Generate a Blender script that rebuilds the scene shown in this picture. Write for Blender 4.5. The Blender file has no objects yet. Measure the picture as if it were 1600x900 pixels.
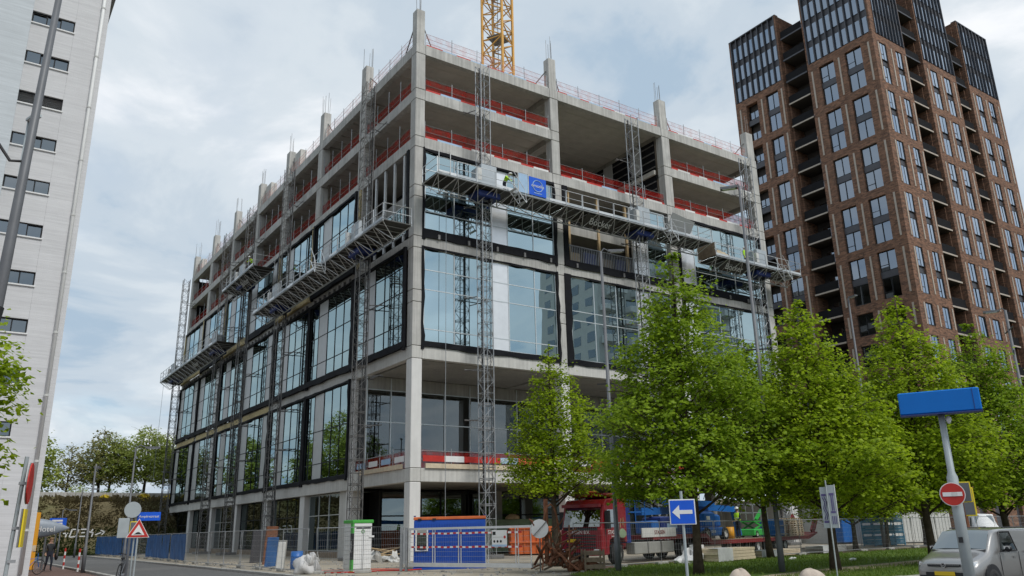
import bpy, math, random
from mathutils import Vector, Matrix
S = bpy.context.scene
COL = S.collection
rnd = random.Random(7)
R = math.radians
PI = math.pi

# ---------------------------------------------------------------- camera
def make_camera():
    yaw, pit, rol = .6036, .2936, -.0221
    fw = Vector((math.sin(yaw)*math.cos(pit), math.cos(yaw)*math.cos(pit), math.sin(pit)))
    r = Vector((math.cos(yaw), -math.sin(yaw), 0)); u = r.cross(fw)
    r2 = r*math.cos(rol)+u*math.sin(rol); u2 = -r*math.sin(rol)+u*math.cos(rol)
    cd = bpy.data.cameras.new('camera'); co = bpy.data.objects.new('camera', cd); COL.objects.link(co)
    m = Matrix((r2, u2, -fw)).transposed().to_4x4(); m.translation = Vector((-22.359, -43.496, 1.6))
    co.matrix_world = m
    cd.sensor_width = 36; cd.lens = 1250.02/1600*36; cd.clip_start = .1; cd.clip_end = 4000
    S.camera = co
make_camera()

# ---------------------------------------------------------------- sky and sun
SUN_EL, SUN_AZ = R(50), R(168)            # azimuth measured clockwise from +Y
def make_world():
    w = bpy.data.worlds.new('World'); S.world = w; w.use_nodes = True
    nt = w.node_tree; nt.nodes.clear(); N = nt.nodes.new; L = nt.links.new
    out = N('ShaderNodeOutputWorld'); bg = N('ShaderNodeBackground'); bg.inputs[1].default_value = .12
    sky = N('ShaderNodeTexSky'); sky.sky_type = 'NISHITA'; sky.sun_disc = False
    sky.sun_elevation = SUN_EL; sky.sun_rotation = SUN_AZ; sky.air_density = 1.2; sky.dust_density = 2.0; sky.ozone_density = 1.5
    tc = N('ShaderNodeTexCoord'); sep = N('ShaderNodeSeparateXYZ'); L(tc.outputs['Generated'], sep.inputs[0])
    # project the view direction on a flat cloud deck
    ab = N('ShaderNodeMath'); ab.operation = 'ABSOLUTE'; L(sep.outputs[2], ab.inputs[0])
    ad = N('ShaderNodeMath'); ad.operation = 'ADD'; ad.inputs[1].default_value = .22; L(ab.outputs[0], ad.inputs[0])
    cx = N('ShaderNodeMath'); cx.operation = 'DIVIDE'; L(sep.outputs[0], cx.inputs[0]); L(ad.outputs[0], cx.inputs[1])
    cy = N('ShaderNodeMath'); cy.operation = 'DIVIDE'; L(sep.outputs[1], cy.inputs[0]); L(ad.outputs[0], cy.inputs[1])
    cb = N('ShaderNodeCombineXYZ'); L(cx.outputs[0], cb.inputs[0]); L(cy.outputs[0], cb.inputs[1])
    def noise(scale, detail, rough, off, dist=0):
        mp = N('ShaderNodeMapping'); mp.inputs['Location'].default_value = off; L(cb.outputs[0], mp.inputs[0])
        n = N('ShaderNodeTexNoise'); n.inputs['Scale'].default_value = scale; n.inputs['Detail'].default_value = detail
        n.inputs['Roughness'].default_value = rough; n.inputs['Distortion'].default_value = dist; L(mp.outputs[0], n.inputs[0]); return n
    def ramp(node, pts):
        r = N('ShaderNodeValToRGB'); r.color_ramp.interpolation = 'EASE'
        for i, (p, c) in enumerate(pts):
            e = r.color_ramp.elements[i] if i < 2 else r.color_ramp.elements.new(p)
            e.position = p; e.color = c
        L(node.outputs[0], r.inputs[0]); return r
    n1 = noise(1.1, 6, .52, (3.1, 7.7, 0), .25)
    cover = ramp(n1, [(.30, (.7, .7, .7, 1)), (.48, (1, 1, 1, 1))])
    n2 = noise(2.2, 7, .56, (11.3, 2.2, 1), .4)
    shade = ramp(n2, [(.36, (2.6, 3.35, 4.15, 1)), (.46, (3.5, 4.05, 4.6, 1)), (.57, (4.2, 4.65, 5.05, 1)), (.74, (5.9, 6.05, 6.25, 1))])
    for e in shade.color_ramp.elements: e.color = [c/10 for c in e.color[:3]]+[1]
    sc = N('ShaderNodeVectorMath'); sc.operation = 'SCALE'; sc.inputs['Scale'].default_value = 9.0; L(shade.outputs[0], sc.inputs[0])
    mx = N('ShaderNodeMix'); mx.data_type = 'RGBA'
    L(cover.outputs[0], mx.inputs[0]); L(sky.outputs[0], mx.inputs[6]); L(sc.outputs[0], mx.inputs[7])
    L(mx.outputs[2], bg.inputs[0]); L(bg.outputs[0], out.inputs[0])
make_world()
def make_sun():
    sd = bpy.data.lights.new('sun', 'SUN'); sd.energy = 1.5; sd.angle = R(18); sd.color = (1, .97, .92)
    so = bpy.data.objects.new('sun', sd); COL.objects.link(so)
    d = Vector((math.sin(SUN_AZ)*math.cos(SUN_EL), math.cos(SUN_AZ)*math.cos(SUN_EL), math.sin(SUN_EL)))
    so.rotation_euler = d.to_track_quat('Z', 'Y').to_euler(); so.location = (0, 0, 100)
make_sun()
S.view_settings.view_transform = 'Standard'; S.view_settings.look = 'None'
S.view_settings.exposure = 0.6; S.view_settings.gamma = 1; S.view_settings.use_curve_mapping = False
S.render.engine = 'CYCLES'
S.cycles.max_bounces = 8; S.cycles.diffuse_bounces = 4; S.cycles.glossy_bounces = 4; S.cycles.transparent_max_bounces = 14
S.cycles.transmission_bounces = 4; S.cycles.caustics_reflective = False; S.cycles.caustics_refractive = False

# ---------------------------------------------------------------- materials
def M(name, col, rough=.6, metal=0., var=.1, scale=2., bump=0., bscale=40., spec=.4, streak=0., coat=0.):
    m = bpy.data.materials.new(name); m.use_nodes = True; nt = m.node_tree; N = nt.nodes.new; L = nt.links.new
    b = nt.nodes['Principled BSDF']
    b.inputs['Roughness'].default_value = rough; b.inputs['Metallic'].default_value = metal
    b.inputs['Specular IOR Level'].default_value = spec; b.inputs['Coat Weight'].default_value = coat
    tc = N('ShaderNodeTexCoord'); n = N('ShaderNodeTexNoise'); n.inputs['Scale'].default_value = scale; n.inputs['Detail'].default_value = 6
    n.inputs['Roughness'].default_value = .65
    L(tc.outputs['Object'], n.inputs[0])
    mr = N('ShaderNodeMapRange'); mr.inputs[1].default_value = .3; mr.inputs[2].default_value = .7
    mr.inputs[3].default_value = 1-var; mr.inputs[4].default_value = 1+var; L(n.outputs[0], mr.inputs[0])
    fac = mr.outputs[0]
    if streak:
        mp = N('ShaderNodeMapping'); mp.inputs['Scale'].default_value = (6, 6, .25); L(tc.outputs['Object'], mp.inputs[0])
        n2 = N('ShaderNodeTexNoise'); n2.inputs['Scale'].default_value = 1; n2.inputs['Detail'].default_value = 4; L(mp.outputs[0], n2.inputs[0])
        m2 = N('ShaderNodeMapRange'); m2.inputs[1].default_value = .35; m2.inputs[2].default_value = .65
        m2.inputs[3].default_value = 1-streak; m2.inputs[4].default_value = 1+streak*.5; L(n2.outputs[0], m2.inputs[0])
        mu = N('ShaderNodeMath'); mu.operation = 'MULTIPLY'; L(fac, mu.inputs[0]); L(m2.outputs[0], mu.inputs[1]); fac = mu.outputs[0]
    vm = N('ShaderNodeVectorMath'); vm.operation = 'SCALE'; vm.inputs[0].default_value = col; L(fac, vm.inputs['Scale'])
    L(vm.outputs[0], b.inputs['Base Color'])
    if bump:
        nb = N('ShaderNodeTexNoise'); nb.inputs['Scale'].default_value = bscale; nb.inputs['Detail'].default_value = 4; L(tc.outputs['Object'], nb.inputs[0])
        bp = N('ShaderNodeBump'); bp.inputs['Strength'].default_value = bump; bp.inputs['Distance'].default_value = .02
        L(nb.outputs[0], bp.inputs['Height']); L(bp.outputs[0], b.inputs['Normal'])
    return m
def M_glass(name, tint, refl, fac, rough=.0, facing=False):
    """coated facade glass: mirror-like coating over tinted see-through glass"""
    m = bpy.data.materials.new(name); m.use_nodes = True; nt = m.node_tree; nt.nodes.clear(); N = nt.nodes.new; L = nt.links.new
    o = N('ShaderNodeOutputMaterial'); t = N('ShaderNodeBsdfTransparent'); t.inputs[0].default_value = (*tint, 1)
    g = N('ShaderNodeBsdfGlossy'); g.inputs[0].default_value = (*refl, 1); g.inputs['Roughness'].default_value = rough
    lw = N('ShaderNodeLayerWeight'); lw.inputs[0].default_value = .35
    mr = N('ShaderNodeMapRange'); mr.inputs[3].default_value = fac; mr.inputs[4].default_value = min(1, fac+.35); L(lw.outputs['Facing' if facing else 'Fresnel'], mr.inputs[0])
    if facing: lw.inputs[0].default_value = .5; mr.inputs[4].default_value = 1
    tc = N('ShaderNodeTexCoord'); nb = N('ShaderNodeTexNoise'); nb.inputs['Scale'].default_value = .35; nb.inputs['Detail'].default_value = 1; L(tc.outputs['Object'], nb.inputs[0])
    bp = N('ShaderNodeBump'); bp.inputs['Strength'].default_value = .06; bp.inputs['Distance'].default_value = .1; L(nb.outputs[0], bp.inputs['Height']); L(bp.outputs[0], g.inputs['Normal'])
    mx = N('ShaderNodeMixShader'); L(mr.outputs[0], mx.inputs[0]); L(t.outputs[0], mx.inputs[1]); L(g.outputs[0], mx.inputs[2]); L(mx.outputs[0], o.inputs[0])
    return m
def M_net(name, col, op):
    """woven plastic netting: fine holes given as partial cover"""
    m = bpy.data.materials.new(name); m.use_nodes = True; nt = m.node_tree; nt.nodes.clear(); N = nt.nodes.new; L = nt.links.new
    o = N('ShaderNodeOutputMaterial'); t = N('ShaderNodeBsdfTransparent'); d = N('ShaderNodeBsdfDiffuse'); d.inputs[0].default_value = (*col, 1)
    tr = N('ShaderNodeBsdfTranslucent'); tr.inputs[0].default_value = (*col, 1); m1 = N('ShaderNodeMixShader'); m1.inputs[0].default_value = .4
    L(d.outputs[0], m1.inputs[1]); L(tr.outputs[0], m1.inputs[2])
    tc = N('ShaderNodeTexCoord'); n = N('ShaderNodeTexNoise'); n.inputs['Scale'].default_value = 2.5; L(tc.outputs['Object'], n.inputs[0])
    mr = N('ShaderNodeMapRange'); mr.inputs[1].default_value = .3; mr.inputs[2].default_value = .7; mr.inputs[3].default_value = max(0, op-.2); mr.inputs[4].default_value = min(1, op+.2); L(n.outputs[0], mr.inputs[0])
    mx = N('ShaderNodeMixShader'); L(mr.outputs[0], mx.inputs[0]); L(t.outputs[0], mx.inputs[1]); L(m1.outputs[0], mx.inputs[2]); L(mx.outputs[0], o.inputs[0])
    return m
def M_brick(name, c1, c2, mortar, sx, sy, ms=.02):
    m = bpy.data.materials.new(name); m.use_nodes = True; nt = m.node_tree; N = nt.nodes.new; L = nt.links.new; b = nt.nodes['Principled BSDF']
    b.inputs['Roughness'].default_value = .85; b.inputs['Specular IOR Level'].default_value = .2
    tc = N('ShaderNodeTexCoord'); sp = N('ShaderNodeSeparateXYZ'); L(tc.outputs['Object'], sp.inputs[0])
    ad = N('ShaderNodeMath'); L(sp.outputs[0], ad.inputs[0]); L(sp.outputs[1], ad.inputs[1])
    cb = N('ShaderNodeCombineXYZ'); L(ad.outputs[0], cb.inputs[0]); L(sp.outputs[2], cb.inputs[1])
    br = N('ShaderNodeTexBrick'); br.inputs['Scale'].default_value = 1; br.inputs['Brick Width'].default_value = sx; br.inputs['Row Height'].default_value = sy
    br.inputs['Mortar Size'].default_value = ms; br.inputs['Color1'].default_value = (*c1, 1); br.inputs['Color2'].default_value = (*c2, 1); br.inputs['Mortar'].default_value = (*mortar, 1)
    L(cb.outputs[0], br.inputs[0])
    n = N('ShaderNodeTexNoise'); n.inputs['Scale'].default_value = 2.2; n.inputs['Detail'].default_value = 10; n.inputs['Roughness'].default_value = .95; L(tc.outputs['Object'], n.inputs[0])
    mr = N('ShaderNodeMapRange'); mr.inputs[1].default_value = .3; mr.inputs[2].default_value = .7; mr.inputs[3].default_value = .45; mr.inputs[4].default_value = 1.6; L(n.outputs[0], mr.inputs[0])
    vm = N('ShaderNodeVectorMath'); vm.operation = 'SCALE'; L(br.outputs[0], vm.inputs[0]); L(mr.outputs[0], vm.inputs['Scale']); L(vm.outputs[0], b.inputs['Base Color'])
    return m
def M_leaf(name, c1, c2, trans=.45):
    m = bpy.data.materials.new(name); m.use_nodes = True; nt = m.node_tree; nt.nodes.clear(); N = nt.nodes.new; L = nt.links.new
    o = N('ShaderNodeOutputMaterial'); ge = N('ShaderNodeNewGeometry'); tc = N('ShaderNodeTexCoord')
    n = N('ShaderNodeTexNoise'); n.inputs['Scale'].default_value = .9; n.inputs['Detail'].default_value = 3; L(tc.outputs['Object'], n.inputs[0])
    ad = N('ShaderNodeMath'); L(ge.outputs['Random Per Island'], ad.inputs[0]); L(n.outputs[0], ad.inputs[1])
    mr = N('ShaderNodeMapRange'); mr.inputs[1].default_value = .45; mr.inputs[2].default_value = 1.45; L(ad.outputs[0], mr.inputs[0])
    mx = N('ShaderNodeMix'); mx.data_type = 'RGBA'; mx.inputs[6].default_value = (*c1, 1); mx.inputs[7].default_value = (*c2, 1); L(mr.outputs[0], mx.inputs[0])
    d = N('ShaderNodeBsdfPrincipled'); d.inputs['Roughness'].default_value = .5; d.inputs['Specular IOR Level'].default_value = .25; L(mx.outputs[2], d.inputs['Base Color'])
    t = N('ShaderNodeBsdfTranslucent'); L(mx.outputs[2], t.inputs[0])
    ms = N('ShaderNodeMixShader'); ms.inputs[0].default_value = trans; L(d.outputs[0], ms.inputs[1]); L(t.outputs[0], ms.inputs[2]); L(ms.outputs[0], o.inputs[0])
    return m
def M_two(name, c1, c2, scale, lo, hi, rough=.9, detail=8, bump=.3, bscale=30, c3=None, s3=.15):
    """two ground colours broken up by noise, plus a large slow patchiness"""
    m = bpy.data.materials.new(name); m.use_nodes = True; nt = m.node_tree; N = nt.nodes.new; L = nt.links.new; b = nt.nodes['Principled BSDF']
    b.inputs['Roughness'].default_value = rough; b.inputs['Specular IOR Level'].default_value = .25
    tc = N('ShaderNodeTexCoord'); n = N('ShaderNodeTexNoise'); n.inputs['Scale'].default_value = scale; n.inputs['Detail'].default_value = detail; n.inputs['Roughness'].default_value = .7
    L(tc.outputs['Object'], n.inputs[0]); mr = N('ShaderNodeMapRange'); mr.inputs[1].default_value = lo; mr.inputs[2].default_value = hi; L(n.outputs[0], mr.inputs[0])
    mx = N('ShaderNodeMix'); mx.data_type = 'RGBA'; mx.inputs[6].default_value = (*c1, 1); mx.inputs[7].default_value = (*c2, 1); L(mr.outputs[0], mx.inputs[0]); col = mx.outputs[2]
    if c3:
        n3 = N('ShaderNodeTexNoise'); n3.inputs['Scale'].default_value = s3; n3.inputs['Detail'].default_value = 5; L(tc.outputs['Object'], n3.inputs[0])
        m3 = N('ShaderNodeMapRange'); m3.inputs[1].default_value = .5; m3.inputs[2].default_value = .7; L(n3.outputs[0], m3.inputs[0])
        x3 = N('ShaderNodeMix'); x3.data_type = 'RGBA'; L(m3.outputs[0], x3.inputs[0]); L(col, x3.inputs[6]); x3.inputs[7].default_value = (*c3, 1); col = x3.outputs[2]
    L(col, b.inputs['Base Color'])
    nb = N('ShaderNodeTexNoise'); nb.inputs['Scale'].default_value = bscale; nb.inputs['Detail'].default_value = 5; L(tc.outputs['Object'], nb.inputs[0])
    bp = N('ShaderNodeBump'); bp.inputs['Strength'].default_value = bump; bp.inputs['Distance'].default_value = .03; L(nb.outputs[0], bp.inputs['Height']); L(bp.outputs[0], b.inputs['Normal'])
    return m

MT = dict(
 concrete=M('concrete', (.48, .47, .445), .85, 0, .18, .7, .25, 25, .25, .17),
 concrete2=M('concrete_grey', (.36, .35, .325), .88, 0, .16, .6, .25, 25, .25, .14),
 concrete_dark=M('concrete_soffit', (.50, .475, .43), .9, 0, .18, .5, .2, 20, .2),
 precast=M('precast', (.54, .53, .50), .85, 0, .12, .8, .15, 25, .25, .10),
 whitecol=M('white_concrete', (.66, .65, .63), .8, 0, .06, 1.2, .1, 20, .25, .05),
 joint=M('joint', (.035, .033, .03), .9),
 glass=M_glass('facade_glass', (.10, .17, .18), (.66, .83, .87), .62),
 glass_l=M_glass('facade_glass_green', (.14, .21, .21), (.60, .76, .78), .52),
 glass_in=M_glass('shop_glass', (.42, .46, .46), (.75, .80, .82), .16),
 glass_low=M_glass('ground_glass', (.22, .28, .28), (.60, .70, .72), .30),
 glass_t=M_glass('tower_glass', (.13, .155, .18), (.66, .75, .87), .22, 0, True),
 glass_w=M_glass('wall_glass', (.10, .12, .13), (.55, .62, .68), .35),
 panel=M('aluminium_panel', (.84, .85, .86), .3, .6, .06, 1.5),
 panel_w=M('pale_panel', (.50, .51, .51), .45, .25, .05, 1.5),
 mull=M('mullion', (.62, .66, .67), .35, .5, .04),
 mull_d=M('dark_mullion', (.03, .033, .036), .6, 0, .1, 2, 0, 1, .2),
 membrane=M('black_membrane', (.009, .0095, .012), .7, 0, .3, 3, .5, 6, .15),
 insul=M('insulation', (.50, .41, .22), .9, 0, .2, 2),
 galv=M('galvanised', (.36, .37, .38), .45, .55, .18, 5),
 galv_d=M('mast_steel', (.20, .195, .19), .55, .45, .3, 3),
 alu=M('aluminium', (.66, .67, .67), .38, .6, .08, 4),
 deck=M('deck_plate', (.10, .10, .095), .6, .3, .25, 3),
 deckdark=M('deck_underside', (.05, .047, .042), .8, 0, .3, 2),
 drive=M('drive_cover', (.42, .46, .49), .5, .2, .08, 2),
 blue_d=M('machine_blue', (.02, .04, .18), .45, 0, .2, 3),
 rednet=M_net('red_netting', (.42, .030, .024), .55),
 rednet_l=M_net('pale_red_netting', (.75, .36, .32), .17),
 pink=M('faded_red_rail', (.62, .26, .22), .7, 0, .1, 3),
 red=M('red_board', (.48, .03, .022), .6, 0, .15, 4),
 red_o=M('orange_red', (.62, .12, .05), .6, 0, .15, 4),
 white=M('white_paint', (.74, .74, .73), .5, 0, .05, 3),
 offwhite=M('off_white', (.60, .60, .58), .6, 0, .08, 3),
 paleblue=M('pale_blue_board', (.35, .50, .68), .6, 0, .1, 3),
 crane=M('crane_yellow', (.62, .33, .07), .5, .1, .15, 2),
 brick=M_brick('tower_brick', (.285, .15, .095), (.11, .062, .045), (.18, .13, .10), .42, .13, .012),
 stone=M('stone_strip', (.46, .40, .34), .8, 0, .08, 2),
 tdark=M('tower_dark_panel', (.085, .085, .095), .45, .3, .12, 2),
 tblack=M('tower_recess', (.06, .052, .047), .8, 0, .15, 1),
 railing=M('dark_railing', (.018, .018, .02), .9, 0, .1, 2, 0, 1, .1),
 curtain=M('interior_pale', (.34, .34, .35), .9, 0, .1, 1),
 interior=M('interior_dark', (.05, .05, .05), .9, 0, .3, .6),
 wood=M('timber', (.47, .34, .19), .8, 0, .2, 4, .2, 20),
 wood_p=M('pale_timber', (.60, .50, .36), .8, 0, .15, 4, .2, 20),
 wood_o=M('weathered_timber', (.26, .20, .14), .85, 0, .25, 4),
 rust=M('rust', (.20, .085, .045), .85, .2, .45, 5, .4, 30),
 black=M('black_plastic', (.02, .02, .022), .5, 0, .2, 3),
 rubber=M('rubber', (.025, .025, .026), .8, 0, .2, 5),
 chrome=M('bright_metal', (.7, .7, .7), .2, .9, .05),
 blue=M('sign_blue', (.008, .10, .62), .35, 0, .04, 3),
 azure=M('box_azure', (.0, .15, .55), .45, 0, .05, 3, 0, 1, .3),
 blue_box=M('container_blue', (.012, .075, .40), .45, 0, .12, 2),
 blue_lift=M('lift_blue', (.015, .12, .40), .4, 0, .12, 3),
 blue_crate=M('stillage_blue', (.06, .20, .31), .6, .1, .2, 3),
 tarp=M('blue_tarp', (.025, .10, .27), .55, 0, .35, 1.2, .8, 3),
 green=M('cabinet_green', (.07, .36, .06), .45, 0, .06, 3),
 green_c=M('container_green', (.24, .32, .20), .6, 0, .15, 2),
 green_m=M('machine_green', (.05, .45, .08), .5, 0, .1, 3),
 orange=M('orange_panel', (.72, .33, .02), .5, 0, .06, 2),
 orange_s=M('skip_orange', (.60, .14, .04), .55, 0, .2, 2),
 hivis=M('hi_vis', (.50, .85, .03), .7, 0, .06, 6),
 navy=M('navy_cloth', (.018, .022, .035), .9, 0, .2, 6),
 skin=M('skin', (.50, .30, .22), .6, 0, .05, 6),
 hair=M('hair', (.20, .11, .05), .7, 0, .2, 20),
 truckred=M('truck_red', (.24, .007, .014), .35, 0, .12, 2, 0, 1, .4, 0, .2),
 trailer=M('trailer_red', (.19, .018, .02), .5, 0, .2, 3),
 van=M('van_beige_silver', (.35, .34, .33), .28, .7, .03, 2, 0, 1, .5, 0, .8),
 carglass=M_glass('car_glass', (.16, .18, .18), (.80, .85, .86), .38),
 lamp=M('headlamp', (.70, .72, .74), .12, .4, .1, 20),
 plate=M('plate_yellow', (.75, .50, .02), .5, 0, .04),
 pole=M('grey_pole', (.14, .145, .155), .5, .2, .12, 2),
 pole_l=M('pale_pole', (.40, .44, .45), .5, .3, .1, 2),
 bark=M('bark', (.075, .058, .042), .95, 0, .35, 6, .8, 14, .15),
 twig=M('twig', (.055, .042, .03), .95, 0, .3, 6),
 bark_bg=M('bark_far', (.085, .07, .055), .95, 0, .3, 3),
 wallwhite=None, boulder=M('boulder', (.50, .42, .35), .9, 0, .18, 3, .6, 12),
 yellow=M('sign_yellow', (.78, .60, .03), .5, 0, .05),
 shark=M('rocket_grey', (.27, .31, .36), .5, .1, .12, 1.5),
 bag=M('bag_white', (.50, .49, .48), .8, 0, .12, 5, .6, 8),
 foil=M('foil', (.60, .60, .60), .5, .1, .15, 3, .8, 4),
 panel_g=M('board_grey', (.30, .30, .28), .8, 0, .1, 2),
)
def M_lined(name, col):
    """white painted block wall: courses give faint level lines, paint slightly uneven"""
    m = bpy.data.materials.new(name); m.use_nodes = True; nt = m.node_tree; N = nt.nodes.new; L = nt.links.new; b = nt.nodes['Principled BSDF']
    b.inputs['Roughness'].default_value = .8; b.inputs['Specular IOR Level'].default_value = .25
    tc = N('ShaderNodeTexCoord')
    def nz(sc, scale, lo, hi, a, c):
        mp = N('ShaderNodeMapping'); mp.inputs['Scale'].default_value = sc; L(tc.outputs['Object'], mp.inputs[0])
        n = N('ShaderNodeTexNoise'); n.inputs['Scale'].default_value = scale; n.inputs['Detail'].default_value = 5; n.inputs['Roughness'].default_value = .7; L(mp.outputs[0], n.inputs[0])
        mr = N('ShaderNodeMapRange'); mr.inputs[1].default_value = lo; mr.inputs[2].default_value = hi; mr.inputs[3].default_value = a; mr.inputs[4].default_value = c; L(n.outputs[0], mr.inputs[0]); return n, mr
    n1, a = nz((.35, .35, 9), 1, .3, .7, .86, 1.08); n2, c = nz((.2, .2, .2), 1, .3, .7, .93, 1.05)
    mu = N('ShaderNodeMath'); mu.operation = 'MULTIPLY'; L(a.outputs[0], mu.inputs[0]); L(c.outputs[0], mu.inputs[1])
    vm = N('ShaderNodeVectorMath'); vm.operation = 'SCALE'; vm.inputs[0].default_value = col; L(mu.outputs[0], vm.inputs['Scale']); L(vm.outputs[0], b.inputs['Base Color'])
    sp = N('ShaderNodeSeparateXYZ'); L(tc.outputs['Object'], sp.inputs[0]); cb = N('ShaderNodeCombineXYZ'); L(sp.outputs[0], cb.inputs[0]); L(sp.outputs[2], cb.inputs[1])
    br = N('ShaderNodeTexBrick'); br.inputs['Scale'].default_value = 1; br.inputs['Brick Width'].default_value = .5; br.inputs['Row Height'].default_value = .16; br.inputs['Mortar Size'].default_value = .012
    br.inputs['Color1'].default_value = (1, 1, 1, 1); br.inputs['Color2'].default_value = (.8, .8, .8, 1); br.inputs['Mortar'].default_value = (0, 0, 0, 1); L(cb.outputs[0], br.inputs[0])
    ad = N('ShaderNodeMath'); L(n1.outputs[0], ad.inputs[0]); L(br.outputs[0], ad.inputs[1])
    bp = N('ShaderNodeBump'); bp.inputs['Strength'].default_value = .2; bp.inputs['Distance'].default_value = .03; L(ad.outputs[0], bp.inputs['Height']); L(bp.outputs[0], b.inputs['Normal'])
    return m
MT['wallwhite'] = M_lined('white_block_wall', (.62, .62, .63))
MT['wallwhite2'] = M_lined('white_block_wall_cool', (.56, .60, .63))

# ---------------------------------------------------------------- mesh helpers
OR = {}
def empty(name, loc=(0, 0, 0)):
    o = bpy.data.objects.new(name, None); o.empty_display_size = .2; COL.objects.link(o); o.location = loc; OR[o.name] = Vector(loc); return o
def tag(o, label=None, cat=None, group=None, kind=None):
    if label: o['label'] = label
    if cat: o['category'] = cat
    if group: o['group'] = group
    if kind: o['kind'] = kind
    return o
def thing(name, label, cat, loc=(0, 0, 0), group=None):
    return tag(empty(name, loc), label, cat, group)
def place(o, loc, rz=0, tilt=None):
    o.location = loc; o.rotation_euler = (tilt[0] if tilt else 0, tilt[1] if tilt else 0, rz); return o
def link(name, me, mat=None, parent=None, loc=(0, 0, 0), rz=0, sc=None):
    o = bpy.data.objects.new(name, me); COL.objects.link(o)
    if mat is not None and len(me.materials) == 0: me.materials.append(MT[mat] if isinstance(mat, str) else mat)
    if parent is not None: o.parent = parent; OR[o.name] = OR.get(parent.name, Vector((0, 0, 0)))
    o.location = loc; o.rotation_euler = (0, 0, rz)
    if sc: o.scale = sc
    return o
def copy_tree(o, parent=None):
    c = o.copy(); COL.objects.link(c); c.parent = parent
    for ch in o.children: copy_tree(ch, c)
    return c
class MB:
    def __init__(s): s.v = []; s.f = []; s.mi = []
    def add(s, vs, fs, mi=0):
        n = len(s.v); s.v += [tuple(v) for v in vs]; s.f += [tuple(i+n for i in f) for f in fs]; s.mi += [mi]*len(fs); return s
    def box(s, x0, x1, y0, y1, z0, z1, mi=0):
        if x0 > x1: x0, x1 = x1, x0
        if y0 > y1: y0, y1 = y1, y0
        if z0 > z1: z0, z1 = z1, z0
        return s.add([(x0, y0, z0), (x1, y0, z0), (x1, y1, z0), (x0, y1, z0), (x0, y0, z1), (x1, y0, z1), (x1, y1, z1), (x0, y1, z1)],
                     [(0, 3, 2, 1), (4, 5, 6, 7), (0, 1, 5, 4), (1, 2, 6, 5), (2, 3, 7, 6), (3, 0, 4, 7)], mi)
    def cbox(s, x0, x1, y0, y1, z0, z1, c=.02, mi=0):
        """box with chamfered vertical and horizontal edges"""
        x0, x1 = min(x0, x1), max(x0, x1); y0, y1 = min(y0, y1), max(y0, y1); z0, z1 = min(z0, z1), max(z0, z1)
        P = []
        for z, i in ((z0, c), (z0+c, 0), (z1-c, 0), (z1, c)):
            a0, a1, b0, b1 = x0+i, x1-i, y0+i, y1-i
            P += [(a0+c, b0, z), (a1-c, b0, z), (a1, b0+c, z), (a1, b1-c, z), (a1-c, b1, z), (a0+c, b1, z), (a0, b1-c, z), (a0, b0+c, z)]
        F = [tuple(range(7, -1, -1)), tuple(range(24, 32))]
        for k in range(3):
            for i in range(8): F.append((k*8+i, k*8+(i+1) % 8, k*8+8+(i+1) % 8, k*8+8+i))
        return s.add(P, F, mi)
    def obox(s, c, size, rot, mi=0):
        """box at c, size, rotated by Matrix rot"""
        hx, hy, hz = size[0]/2, size[1]/2, size[2]/2; c = Vector(c)
        P = [c+rot @ Vector((a*hx, b*hy, d*hz)) for a, b, d in ((-1, -1, -1), (1, -1, -1), (1, 1, -1), (-1, 1, -1), (-1, -1, 1), (1, -1, 1), (1, 1, 1), (-1, 1, 1))]
        return s.add(P, [(0, 3, 2, 1), (4, 5, 6, 7), (0, 1, 5, 4), (1, 2, 6, 5), (2, 3, 7, 6), (3, 0, 4, 7)], mi)
    def bar(s, p, q, w, h=None, mi=0):
        """square bar from p to q"""
        p, q = Vector(p), Vector(q); d = q-p; l = d.length
        if l < 1e-6: return s
        rot = d.to_track_quat('X', 'Z').to_matrix(); return s.obox((p+q)/2, (l, w, h or w), rot, mi)
    def tube(s, p, q, r, n=6, r2=None, cap=True, mi=0):
        p, q = Vector(p), Vector(q); d = q-p
        if d.length < 1e-6: return s
        m = d.to_track_quat('Z', 'Y').to_matrix(); r2 = r if r2 is None else r2; P = []
        for c, rr in ((p, r), (q, r2)):
            for i in range(n): a = 2*PI*i/n; P.append(c+m @ Vector((rr*math.cos(a), rr*math.sin(a), 0)))
        F = [(i, (i+1) % n, n+(i+1) % n, n+i) for i in range(n)]
        if cap: F += [tuple(range(n-1, -1, -1)), tuple(range(n, 2*n))]
        return s.add(P, F, mi)
    def path(s, pts, r, n=6, mi=0, closed=False):
        """round tube along points; r a number or list"""
        pts = [Vector(p) for p in pts]; k = len(pts); rr = r if isinstance(r, (list, tuple)) else [r]*k; P = []; F = []
        ref = None
        for i, p in enumerate(pts):
            a = pts[i-1] if (i or closed) else p; b = pts[(i+1) % k] if (i < k-1 or closed) else p; d = (b-a).normalized()
            if ref is None: ref = Vector((0, 0, 1)) if abs(d.z) < .9 else Vector((1, 0, 0))
            x = (ref-d*ref.dot(d)).normalized(); y = d.cross(x); ref = x
            P += [p+(x*math.cos(2*PI*j/n)+y*math.sin(2*PI*j/n))*rr[i] for j in range(n)]
        for i in range(k if closed else k-1):
            o, o2 = i*n, ((i+1) % k)*n
            F += [(o+j, o+(j+1) % n, o2+(j+1) % n, o2+j) for j in range(n)]
        if not closed: F += [tuple(range(n-1, -1, -1)), tuple((k-1)*n+j for j in range(n))]
        return s.add(P, F, mi)
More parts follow.
